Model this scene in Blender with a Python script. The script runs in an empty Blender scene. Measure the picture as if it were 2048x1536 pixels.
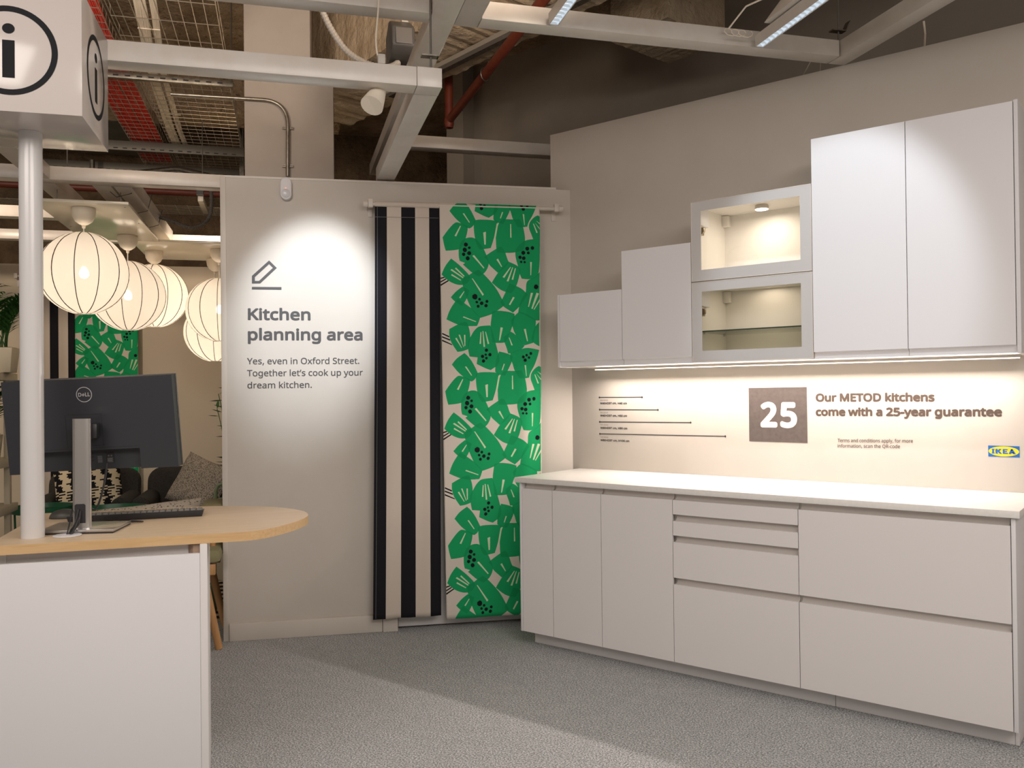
import bpy, bmesh, math, random
import numpy as np
from mathutils import Matrix, Vector
random.seed(7)
S = bpy.context.scene; COL = S.collection
PI = math.pi
# ---------------------------------------------------------------- frames
d_ = Vector((.651, .759, 0)).normalized(); n_ = Vector((d_.y, -d_.x, 0))      # along the back wall, out of it
K = Matrix.Identity(4)                                                        # kitchen wall = plane y 0
B = Matrix(((d_.x, -n_.x, 0, -.083), (d_.y, -n_.y, 0, 0), (0, 0, 1, 0), (0, 0, 0, 1)))   # back wall = plane y 0, -y into the room
a_ = math.radians(37)
G = Matrix(((math.sin(a_), -math.cos(a_), 0, 2.7984), (math.cos(a_), math.sin(a_), 0, -4.2764), (0, 0, 1, 0), (0, 0, 0, 1)))  # shop grid (ceiling frame, counter)
# ---------------------------------------------------------------- camera
cam = bpy.data.objects.new('camera', bpy.data.cameras.new('camera')); COL.objects.link(cam); S.camera = cam
yaw, pit, rol = -.6634, .0089, -.0110
f = Vector((math.sin(yaw)*math.cos(pit), math.cos(yaw)*math.cos(pit), math.sin(pit)))
r0 = Vector((math.cos(yaw), -math.sin(yaw), 0)); u0 = r0.cross(f)
r1 = r0*math.cos(rol)+u0*math.sin(rol); u1 = -r0*math.sin(rol)+u0*math.cos(rol)
cam.matrix_world = Matrix(((r1.x, u1.x, -f.x, 2.7984), (r1.y, u1.y, -f.y, -4.2764), (r1.z, u1.z, -f.z, 1.3721), (0, 0, 0, 1)))
cam.data.sensor_width = 36; cam.data.lens = 1702.04/2048*36; cam.data.clip_start = .05
# ---------------------------------------------------------------- view, world, lights
S.view_settings.view_transform = 'Standard'; S.view_settings.look = 'None'; S.view_settings.gamma = 1
S.view_settings.use_curve_mapping = False; S.view_settings.exposure = .05
S.cycles.max_bounces = 10; S.cycles.diffuse_bounces = 5; S.cycles.transparent_max_bounces = 16; S.cycles.sample_clamp_indirect = 4
wd = bpy.data.worlds.new('world'); S.world = wd; wd.use_nodes = True
wd.node_tree.nodes['Background'].inputs[0].default_value = (1, .86, .74, 1)
wd.node_tree.nodes['Background'].inputs[1].default_value = .26

def aim(o, p, t, F):
    p = F @ Vector(p); t = F @ Vector(t)
    o.matrix_world = Matrix.Translation(p) @ (t-p).to_track_quat('-Z', 'Y').to_matrix().to_4x4()
def light(kind, p, t, power, color, F=G, size=.2, sy=None, ang=60, blend=.3):
    L = bpy.data.lights.new('lamp_or_fill_light', kind); L.energy = power; L.color = color
    if kind == 'AREA':
        L.shape = 'RECTANGLE' if sy else 'DISK'; L.size = size
        if sy: L.size_y = sy
    elif kind == 'SPOT':
        L.spot_size = math.radians(ang); L.spot_blend = blend; L.shadow_soft_size = size
    else: L.shadow_soft_size = size
    o = bpy.data.objects.new('lamp_or_fill_light', L); COL.objects.link(o); aim(o, p, t, F); return o
WARM = (1, .80, .62); MID = (1, .91, .845); COOL = (.86, .93, 1)
# general shop lighting: large area fills added out of view, in place of track lights
light('AREA', (1.2, -.6, 2.9), (1.0, 1.0, .0), 66, MID, size=2.4, sy=1.0)
light('AREA', (1.0, 1.7, 2.93), (1.0, 1.75, .0), 17, MID, size=1.6, sy=.5)
light('AREA', (-1.9, .6, 2.9), (-.5, 3.0, .0), 40, MID, size=1.8, sy=1.0)
# spotlights of the kitchen area
light('SPOT', (.30, 3.70, 3.05), (.165, 4.97, 1.86), 205, COOL, size=.03, ang=34, blend=.8)
light('SPOT', (1.75, -1.75, 3.05), (1.60, -.39, 1.92), 64, COOL, F=K, size=.03, ang=43, blend=.5)
light('SPOT', (1.9, 1.7, 3.0), (1.6, 2.5, .0), 24, MID, size=.1, ang=95, blend=.9)
# added spots without fixtures: sign wall wash, lounge wall fill, ceiling and tray uplights
light('SPOT', (-.35, 3.3, 2.9), (-.12, 4.9, 2.2), 26, MID, size=.05, ang=62, blend=1)
light('SPOT', (-2.6, 5.4, 2.9), (-1.6, 8.2, 1.6), 130, WARM, size=.08, ang=100, blend=1)
light('SPOT', (-.35, 6.9, 2.98), (-1.0, 8.1, 1.4), 80, WARM, size=.08, ang=90, blend=1)
light('SPOT', (1.0, 2.7, 3.1), (.6, 4.3, 4.32), 150, WARM, size=.15, ang=100, blend=1)
light('SPOT', (-.75, 4.0, 3.0), (-.75, 5.9, 4.0), 60, WARM, size=.15, ang=110, blend=1)
# strip under the wall cabinets and puck in the glass cabinet
light('AREA', (1.22, -.12, 1.486), (1.22, -.34, .9), 19, (1, .865, .785), F=K, size=2.1, sy=.02)
light('AREA', (1.18, -.17, 2.262), (1.18, -.17, 1.5), 1.0, (1, .86, .70), F=K, size=.06)
light('AREA', (1.18, -.18, 1.884), (1.18, -.18, 1.5), .55, (1, .84, .64), F=K, size=.28)  # added fill for the lower glass cabinet, which holds no lamp
# ---------------------------------------------------------------- materials
MT = {}
def mat(name, col, rough=.5, metal=0., spec=.5, noise=None, bump=None, coat=0., mottle=None, emit=None):
    if name in MT: return MT[name]
    m = bpy.data.materials.new(name); m.use_nodes = True; nt = m.node_tree; N = nt.nodes; Lk = nt.links
    P = N['Principled BSDF']; c = tuple(col)+(1,)
    P.inputs['Base Color'].default_value = c; P.inputs['Roughness'].default_value = rough
    P.inputs['Metallic'].default_value = metal; P.inputs['Specular IOR Level'].default_value = spec
    P.inputs['Coat Weight'].default_value = coat; P.inputs['Coat Roughness'].default_value = .08
    tc = N.new('ShaderNodeTexCoord')
    def nz(scale, detail=3, rg=.6):
        t = N.new('ShaderNodeTexNoise'); t.inputs['Scale'].default_value = scale; t.inputs['Detail'].default_value = detail
        t.inputs['Roughness'].default_value = rg; Lk.new(tc.outputs['Object'], t.inputs['Vector']); return t
    last = None
    for spec_ in ([noise] if noise else []) + ([mottle] if mottle else []):
        sc, c2, lo, hi = spec_
        t = nz(sc); r = N.new('ShaderNodeValToRGB'); r.color_ramp.elements[0].position = lo; r.color_ramp.elements[1].position = hi
        if last is None: r.color_ramp.elements[0].color = tuple(c2)+(1,); r.color_ramp.elements[1].color = c; Lk.new(t.outputs[0], r.inputs[0]); last = r.outputs[0]
        else:
            mx = N.new('ShaderNodeMix'); mx.data_type = 'RGBA'; r.color_ramp.elements[0].color = (0, 0, 0, 1); r.color_ramp.elements[1].color = (1, 1, 1, 1)
            Lk.new(t.outputs[0], r.inputs[0]); Lk.new(r.outputs[0], mx.inputs[0]); mx.inputs[6].default_value = tuple(c2)+(1,); Lk.new(last, mx.inputs[7]); last = mx.outputs[2]
    if last: Lk.new(last, P.inputs['Base Color'])
    if bump:
        t = nz(bump[0], 4, .65); b = N.new('ShaderNodeBump'); b.inputs['Strength'].default_value = bump[1]; b.inputs['Distance'].default_value = bump[2]
        Lk.new(t.outputs[0], b.inputs['Height']); Lk.new(b.outputs[0], P.inputs['Normal'])
    if emit: P.inputs['Emission Color'].default_value = tuple(emit[0])+(1,); P.inputs['Emission Strength'].default_value = emit[1]
    MT[name] = m; return m
PAINT = mat('wall_paint', (.60, .555, .50), .75, noise=(3, (.575, .53, .475), .35, .7), bump=(320, .12, .002))
PAINT2 = mat('wall_paint_lounge', (.62, .54, .42), .8, bump=(300, .12, .002))
BWALL = mat('building_wall_paint', (.36, .32, .27), .85, noise=(1.5, (.30, .26, .215), .3, .75), bump=(90, .25, .004))
COLM = mat('column_paint', (.42, .38, .345), .7, noise=(5, (.39, .35, .315), .3, .75), bump=(120, .12, .002))
SKIRT = mat('satin_white_trim', (.64, .59, .53), .45)
CONC = mat('rough_concrete', (.46, .35, .235), .95, noise=(2.2, (.27, .19, .115), .36, .66), mottle=(18, (.20, .14, .085), .30, .42), bump=(14, 1.0, .05))
CONCD = mat('dark_rough_concrete', (.25, .17, .10), .95, noise=(5, (.15, .10, .058), .35, .65), bump=(22, 1.0, .05))
CONCP = mat('pale_concrete', (.56, .45, .32), .9, noise=(6, (.42, .32, .21), .32, .62), bump=(18, .8, .03))
WHT = mat('white_lacquer', (.735, .725, .74), .5, spec=.35)
WHT2 = mat('white_foil', (.74, .715, .71), .42)
CARC = mat('white_carcass', (.76, .73, .68), .45)
TOPW = mat('white_worktop', (.80, .78, .75), .38, noise=(60, (.77, .75, .715), .4, .6))
GRIDW = mat('white_powder_coat', (.68, .64, .59), .30, noise=(7, (.63, .58, .525), .35, .65))
STEEL = mat('galvanised_steel', (.34, .32, .28), .38, metal=.9, noise=(25, (.22, .20, .17), .35, .65))
STEELD = mat('dark_galvanised_steel', (.16, .15, .13), .5, metal=.6)
WIRE = mat('zinc_wire', (.62, .57, .49), .35, metal=.8)
BLACK = mat('black_print', (.035, .034, .036), .55)
BLK = mat('black_plastic', (.022, .022, .025), .42)
ALU = mat('satin_aluminium', (.58, .56, .54), .3, metal=.95)
REDC = mat('red_cable', (.62, .025, .015), .45)
WCAB = mat('cream_cable', (.82, .74, .62), .55)
REDP = mat('red_pipe_paint', (.21, .038, .015), .5, noise=(9, (.16, .02, .008), .3, .6))
PRINT = mat('grey_vinyl_print', (.075, .072, .075), .6)
BROWNP = mat('brown_grey_vinyl', (.095, .075, .07), .45, noise=(40, (.12, .10, .09), .3, .7))
GREEN = mat('green_enamel', (.02, .13, .06), .35)
OLIVE = mat('sage_green_paint', (.19, .25, .13), .45)
FABD = mat('dark_charcoal_fabric', (.055, .05, .044), .95, noise=(160, (.03, .028, .025), .4, .6), bump=(300, .4, .003))
# carpet
CARP = mat('grey_carpet', (.34, .345, .345), .98, spec=.1)
def carpet():
    nt = CARP.node_tree; N = nt.nodes; L = nt.links; P = N['Principled BSDF']
    tc = N.new('ShaderNodeTexCoord')
    a = N.new('ShaderNodeTexNoise'); a.inputs['Scale'].default_value = 150; a.inputs['Detail'].default_value = 2; a.inputs['Roughness'].default_value = .8
    b = N.new('ShaderNodeTexNoise'); b.inputs['Scale'].default_value = 14; b.inputs['Detail'].default_value = 3
    for t in (a, b): L.new(tc.outputs['Object'], t.inputs[0])
    r = N.new('ShaderNodeValToRGB'); e = r.color_ramp.elements
    e[0].position = .34; e[0].color = (.13, .137, .141, 1); e[1].position = .66; e[1].color = (.76, .775, .78, 1)
    m_ = e.new(.5); m_.color = (.385, .396, .40, 1)
    L.new(a.outputs[0], r.inputs[0])
    mx = N.new('ShaderNodeMix'); mx.data_type = 'RGBA'; mx.blend_type = 'MULTIPLY'; mx.inputs[0].default_value = .35
    L.new(r.outputs[0], mx.inputs[6]); r2 = N.new('ShaderNodeValToRGB'); r2.color_ramp.elements[0].position = .3; r2.color_ramp.elements[1].position = .7
    r2.color_ramp.elements[0].color = (.7, .7, .7, 1); L.new(b.outputs[0], r2.inputs[0]); L.new(r2.outputs[0], mx.inputs[7]); L.new(mx.outputs[2], P.inputs['Base Color'])
    bp = N.new('ShaderNodeBump'); bp.inputs['Strength'].default_value = .6; bp.inputs['Distance'].default_value = .004; L.new(a.outputs[0], bp.inputs['Height']); L.new(bp.outputs[0], P.inputs['Normal'])
carpet()
def wood(name, c1, c2, axis, sc=14):
    m = mat(name, c1, .42); nt = m.node_tree; N = nt.nodes; L = nt.links; P = N['Principled BSDF']
    tc = N.new('ShaderNodeTexCoord'); mp = N.new('ShaderNodeMapping'); mp.inputs['Scale'].default_value = [(1.2 if i == axis else sc) for i in range(3)]
    L.new(tc.outputs['Object'], mp.inputs[0]); t = N.new('ShaderNodeTexNoise'); t.inputs['Scale'].default_value = 3.5; t.inputs['Detail'].default_value = 7; t.inputs['Roughness'].default_value = .65; t.inputs['Distortion'].default_value = .4
    L.new(mp.outputs[0], t.inputs[0]); r = N.new('ShaderNodeValToRGB'); r.color_ramp.elements[0].position = .35; r.color_ramp.elements[1].position = .65
    r.color_ramp.elements[0].color = tuple(c2)+(1,); r.color_ramp.elements[1].color = tuple(c1)+(1,); L.new(t.outputs[0], r.inputs[0]); L.new(r.outputs[0], P.inputs['Base Color']); return m
OAK = wood('pale_birch_veneer', (.76, .60, .42), (.70, .53, .35), 0)
OAKE = wood('birch_edge_band', (.68, .46, .24), (.60, .38, .18), 0, 30)
LEGW = wood('warm_beech', (.56, .31, .13), (.47, .24, .09), 2)
def stripes(name, axis, stops, cols, rough=.9, period=None, gen='UV'):
    m = mat(name, (1, 1, 1), rough, spec=.2, bump=(700, .3, .001)); nt = m.node_tree; N = nt.nodes; L = nt.links; P = N['Principled BSDF']
    tc = N.new('ShaderNodeTexCoord'); sp = N.new('ShaderNodeSeparateXYZ'); L.new(tc.outputs[gen], sp.inputs[0])
    src = sp.outputs[axis]
    if period:
        q = N.new('ShaderNodeMath'); q.operation = 'MULTIPLY'; q.inputs[1].default_value = 1/period; L.new(src, q.inputs[0])
        w = N.new('ShaderNodeMath'); w.operation = 'FRACT'; L.new(q.outputs[0], w.inputs[0]); src = w.outputs[0]
    r = N.new('ShaderNodeValToRGB'); r.color_ramp.interpolation = 'CONSTANT'; e = r.color_ramp.elements
    while len(e) < len(stops): e.new(.5)
    for i, s in enumerate(stops): e[i].position = s
    for i, s in enumerate(stops): e[i].color = tuple(cols[i])+(1,)
    L.new(src, r.inputs[0]); L.new(r.outputs[0], P.inputs['Base Color']); return m
BK = (.012, .012, .016); BG = (.60, .53, .46)
STR = stripes('black_beige_stripe_cloth', 0, [0, .183, .404, .62, .836], [BK, BG, BK, BG, BK])
def glass(name, col=(.93, .96, .93), t=.9, rough=.02):
    m = bpy.data.materials.new(name); m.use_nodes = True; nt = m.node_tree; N = nt.nodes; L = nt.links; N.remove(N['Principled BSDF'])
    tr = N.new('ShaderNodeBsdfTransparent'); tr.inputs[0].default_value = tuple(col)+(1,); gl = N.new('ShaderNodeBsdfGlossy'); gl.inputs['Roughness'].default_value = rough
    fr = N.new('ShaderNodeFresnel'); fr.inputs[0].default_value = 1.45; mx = N.new('ShaderNodeMixShader'); L.new(fr.outputs[0], mx.inputs[0]); L.new(tr.outputs[0], mx.inputs[1]); L.new(gl.outputs[0], mx.inputs[2])
    L.new(mx.outputs[0], N['Material Output'].inputs[0]); MT[name] = m; return m
GLASS = glass('clear_glass', (.98, .98, .97)); GSH = glass('green_edged_glass', (.95, .975, .93)); GEDGE = mat('glass_edge', (.03, .07, .05), .2)
FROST = mat('frosted_white_glass', (.55, .535, .525), .28, spec=.6)
# ---------------------------------------------------------------- mesh helpers
class MB:
    def __init__(s): s.v = []; s.f = []; s.uv = {}; s.mi = []
    def add(s, v, f, mi=0):
        o = len(s.v); s.v += [tuple(p) for p in v]; s.f += [tuple(i+o for i in q) for q in f]; s.mi += [mi]*len(f); return s
    def box(s, x0, x1, y0, y1, z0, z1, mi=0):
        v = [(x, y, z) for z in (z0, z1) for y in (y0, y1) for x in (x0, x1)]
        return s.add(v, [(0, 2, 3, 1), (4, 5, 7, 6), (0, 1, 5, 4), (2, 6, 7, 3), (0, 4, 6, 2), (1, 3, 7, 5)], mi)
    def hexa(s, p, mi=0):       # 4 bottom points then 4 top points, both anticlockwise from above
        return s.add(p, [(3, 2, 1, 0), (4, 5, 6, 7), (0, 1, 5, 4), (1, 2, 6, 5), (2, 3, 7, 6), (3, 0, 4, 7)], mi)
    def prism(s, poly, h0, h1, axis=2, mi=0):
        n = len(poly)
        def pt(p, h): return (p[0], p[1], h) if axis == 2 else ((p[0], h, p[1]) if axis == 1 else (h, p[0], p[1]))
        v = [pt(p, h0) for p in poly]+[pt(p, h1) for p in poly]
        f = [tuple(range(n))[::-1], tuple(range(n, 2*n))]+[(i, (i+1) % n, n+(i+1) % n, n+i) for i in range(n)]
        return s.add(v, f, mi)
    def tube(s, pts, r, seg=8, cap=True, mi=0):
        P = [Vector(p) for p in pts]; n = len(P); R = r if isinstance(r, (list, tuple)) else [r]*n
        T = [(P[min(i+1, n-1)]-P[max(i-1, 0)]).normalized() for i in range(n)]
        x = T[0].orthogonal().normalized(); v = []
        for i in range(n):
            if i: x = (x-T[i]*x.dot(T[i])).normalized()
            y = T[i].cross(x)
            v += [P[i]+(x*math.cos(2*PI*k/seg)+y*math.sin(2*PI*k/seg))*R[i] for k in range(seg)]
        f = [(i*seg+k, i*seg+(k+1) % seg, (i+1)*seg+(k+1) % seg, (i+1)*seg+k) for i in range(n-1) for k in range(seg)]
        if cap: f += [tuple(range(seg))[::-1], tuple(range((n-1)*seg, n*seg))]
        return s.add(v, f, mi)
    def cyl(s, p, q, r, seg=16, mi=0): return s.tube([p, q], r, seg, True, mi)
    def lathe(s, prof, c=(0, 0, 0), seg=24, mi=0):
        v = [(c[0]+r*math.cos(2*PI*k/seg), c[1]+r*math.sin(2*PI*k/seg), c[2]+z) for r, z in prof for k in range(seg)]; n = len(prof)
        f = [(i*seg+k, i*seg+(k+1) % seg, (i+1)*seg+(k+1) % seg, (i+1)*seg+k) for i in range(n-1) for k in range(seg)]
        f += [tuple(range(seg))[::-1], tuple(range((n-1)*seg, n*seg))]
        return s.add(v, f, mi)
def mesh(mb, name, mats, F, O=(0, 0, 0), smooth=40, bevel=0):
    inv = Vector(O)
    me = bpy.data.meshes.new(name); me.from_pydata([Vector(p)-inv for p in mb.v], [], mb.f)
    for m in (mats if isinstance(mats, (list, tuple)) else [mats]): me.materials.append(m)
    me.polygons.foreach_set('material_index', mb.mi); me.update()
    bm = bmesh.new(); bm.from_mesh(me); bmesh.ops.recalc_face_normals(bm, faces=bm.faces)
    if bevel:
        ed = [e for e in bm.edges if len(e.link_faces) == 2 and e.calc_face_angle(0) > .6]
        bmesh.ops.bevel(bm, geom=ed, offset=bevel, segments=2, affect='EDGES', profile=.5, clamp_overlap=True)
    bm.to_mesh(me); bm.free()
    if smooth: me.shade_smooth(); me.set_sharp_from_angle(angle=math.radians(smooth))
    return me
class Thing:
    def __init__(s, name, label, cat, F=K, O=(0, 0, 0), group=None, structure=False):
        s.F = F; s.O = Vector(O); e = bpy.data.objects.new(name, None); e.empty_display_size = .05; COL.objects.link(e)
        e.matrix_world = F @ Matrix.Translation(s.O); s.e = e
        if structure: e['kind'] = 'structure'
        else: e['label'] = label; e['category'] = cat
        if group: e['group'] = group
    def part(s, name, mb, mats, parent=None, bevel=0, smooth=40, label=None, stuff=False):
        o = bpy.data.objects.new(name, mesh(mb, name, mats, s.F, s.O, smooth, bevel)); COL.objects.link(o)
        o.parent = parent or s.e
        if label: o['label'] = label
        if stuff: o['kind'] = 'stuff'
        return o
def single(name, mb, mats, label, cat, F=K, O=(0, 0, 0), group=None, bevel=0, smooth=40, stuff=False):
    o = bpy.data.objects.new(name, mesh(mb, name, mats, F, O, smooth, bevel)); COL.objects.link(o); o.matrix_world = F @ Matrix.Translation(Vector(O))
    o['label'] = label; o['category'] = cat
    if group: o['group'] = group
    if stuff: o['kind'] = 'stuff'
    return o
def struct(name, mb, mats, F=K, O=(0, 0, 0), bevel=0, smooth=40):
    o = bpy.data.objects.new(name, mesh(mb, name, mats, F, O, smooth, bevel)); COL.objects.link(o); o.matrix_world = F @ Matrix.Translation(Vector(O)); o['kind'] = 'structure'; return o
def copy_tree(o, parent=None):
    c = o.copy(); COL.objects.link(c)
    if parent: c.parent = parent
    for ch in list(o.children): copy_tree(ch, c)
    return c
def arc(c, r, a0, a1, n, plane='xz', o=0):
    out = []
    for i in range(n+1):
        t = math.radians(a0+(a1-a0)*i/n); p, q = c[0]+r*math.cos(t), c[1]+r*math.sin(t)
        out.append((p, o, q) if plane == 'xz' else ((p, q, o) if plane == 'xy' else (o, p, q)))
    return out
# ---------------------------------------------------------------- lettering
PETALS="""134,1599 156,1580 181,1546 199,1511 212,1483 197,1446 175,1433 161,1437 146,1446 114,1470 89,1493 58,1532 86,1568|88,2356 110,2358 164,2336 165,2314 150,2257 125,2206 109,2199 74,2193 33,2190 23,2226 16,2268 50,2315|200,2365 213,2375 250,2378 294,2377 320,2375 345,2368 339,2347 325,2293 315,2255 300,2212 262,2205 235,2203 216,2227 206,2268 200,2315|150,2266 179,2273 207,2268 236,2240 257,2209 273,2172 285,2141 288,2116 275,2084 257,2062 227,2044 186,2065 133,2113 146,2122 114,2133 108,2162 109,2209 125,2247|355,2366 368,2383 400,2384 439,2383 474,2386 490,2361 500,2323 507,2278 505,2234 495,2202 443,2188 388,2185 337,2187 332,2214 331,2261 330,2293 345,2350|343,1608 395,1596 423,1581 420,1548 393,1495 377,1466 342,1470 317,1489 318,1517 320,1542 330,1583|411,1596 443,1611 488,1626 524,1629 587,1617 581,1589 569,1554 552,1516 529,1481 521,1453 486,1447 461,1450 445,1479 432,1498 420,1545 407,1567|227,1756 291,1760 309,1711 322,1658 338,1595 346,1557 333,1525 318,1517 291,1499 263,1507 206,1535 212,1573 164,1578 156,1617 153,1664 173,1695 189,1723 208,1744|46,1737 95,1764 133,1779 150,1779 161,1754 168,1726 171,1692 163,1648 155,1620 125,1609 93,1605 71,1636 53,1667 45,1701|82,1894 99,1915 121,1901 146,1883 178,1861 206,1833 231,1805 221,1774 211,1756 164,1754 132,1756 95,1764 60,1779 31,1793 45,1835 64,1869|128,1984 147,1976 169,1963 159,1927 140,1892 123,1871 82,1896 58,1921 90,1957|64,2146 98,2121 139,2085 170,2052 176,2032 160,2004 129,1992 91,1995 44,2016 7,2053 20,2086 39,2117|170,2053 186,2065 224,2084 256,2060 303,2010 335,1969 363,1916 380,1885 372,1872 336,1847 304,1826 266,1813 232,1803 190,1839 175,1864 153,1914 135,1970 126,2007 129,2032|275,2172 331,2208 360,2224 373,2215 388,2185 401,2143 407,2134 381,2095 340,2068 314,2091 288,2114 282,2138 260,2159|340,2067 371,2102 404,2135 429,2126 462,2110 477,2085 467,2041 451,1990 421,1950 386,1956 351,1970 303,2010 323,2042|409,2007 451,1992 486,1975 520,1940 495,1908 465,1867 429,1835 404,1850 370,1871 353,1894 366,1916 386,1957|512,2264 557,2271 597,2271 594,2074 565,2038 525,2031 483,2035 471,2062 462,2109 449,2153 445,2191 456,2217 483,2246|562,2401 585,2412 598,2405 597,2268 556,2270 542,2305 529,2336 533,2368|508,1954 509,2010 525,2031 561,2039 594,2078 591,1791 568,1788 510,1816 460,1838 465,1873 479,1911 495,1940|304,1840 336,1847 368,1845 410,1839 439,1828 435,1790 422,1749 412,1721 389,1670 376,1658 322,1657 302,1661 297,1711 292,1758 298,1802|439,1819 465,1841 510,1829 568,1794 568,1766 558,1712 550,1658 495,1642 476,1661 438,1711 425,1749 416,1790|415,1724 438,1711 463,1683 495,1640 482,1623 443,1607 414,1595 396,1596 389,1626 376,1658 370,1692|589,1782 589,1637 550,1658 538,1680 551,1728 568,1763"""
SLITS="""136,2409 144,2411 177,2360 174,2356|120,2338 124,2335 96,2275 86,2278|256,2302 272,2307 270,2232 262,2231|337,2357 346,2356 331,2277 324,2249 323,2286|418,2355 423,2356 425,2276 417,2276|370,2426 376,2424 362,2387 357,2389|494,2416 502,2417 506,2352 503,2352|556,2362 561,2362 584,2309 576,2308|567,2369 597,2336 597,2327|575,2380 598,2366 598,2358|190,2164 200,2169 260,2096 256,2091|333,2145 343,2151 366,2105 362,2103|416,2104 420,2102 379,2039 369,2044|428,2102 432,2100 404,2018 393,2020|444,2096 449,2096 432,2028 423,2030|536,2135 546,2134 541,2057 537,2057|86,2088 92,2094 142,2046 137,2042|59,2079 67,2085 135,2038 132,2033|62,2049 67,2056 121,2023 118,2019|185,2032 190,2033 255,1940 247,1933|136,1957 140,1956 115,1916 108,1920|128,1806 133,1811 207,1783 205,1779|81,1683 89,1687 120,1629 117,1628|101,1704 109,1705 132,1634 129,1633|133,1704 141,1704 140,1640 135,1640|232,1720 237,1721 234,1652 225,1652|244,1726 249,1726 258,1635 249,1634|260,1723 264,1723 283,1653 274,1650|353,1749 367,1747 349,1673 343,1673|402,1689 406,1689 425,1644 417,1643|492,1738 504,1740 516,1668 511,1667|430,1928 440,1924 412,1879 405,1883|538,1953 552,1952 525,1870 520,1870|573,1954 589,1950 548,1858 540,1860|593,1919 592,1903 559,1854 555,1856"""
STROKES="""-1,2032 22,2038 24,2035 -1,2027|-1,2011 32,2029 34,2026 -1,2006|-1,1993 46,2020 49,2017 2,1988|4,1714 46,1695 45,1690 4,1709|3,1695 51,1676 51,1671 3,1690|3,1675 59,1649 64,1644 3,1669"""
DOTS="""152,2229,12 172,2211,8 145,2198,13 138,2172,10 171,2179,12 162,2149,12 519,2213,12 551,2218,11 494,2188,12 525,2188,9 475,2161,10 497,2156,11 481,2134,7 502,2133,7 201,1926,16 229,1912,8 212,1895,8 241,1889,11 273,1900,9 267,1875,10 220,1871,9 571,1989,14 266,1615,10 261,1589,7 287,1589,10 242,1579,10 265,1569,8 247,1552,10 534,1595,9 507,1585,8 487,1575,9 522,1571,8 498,1556,10"""
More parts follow.
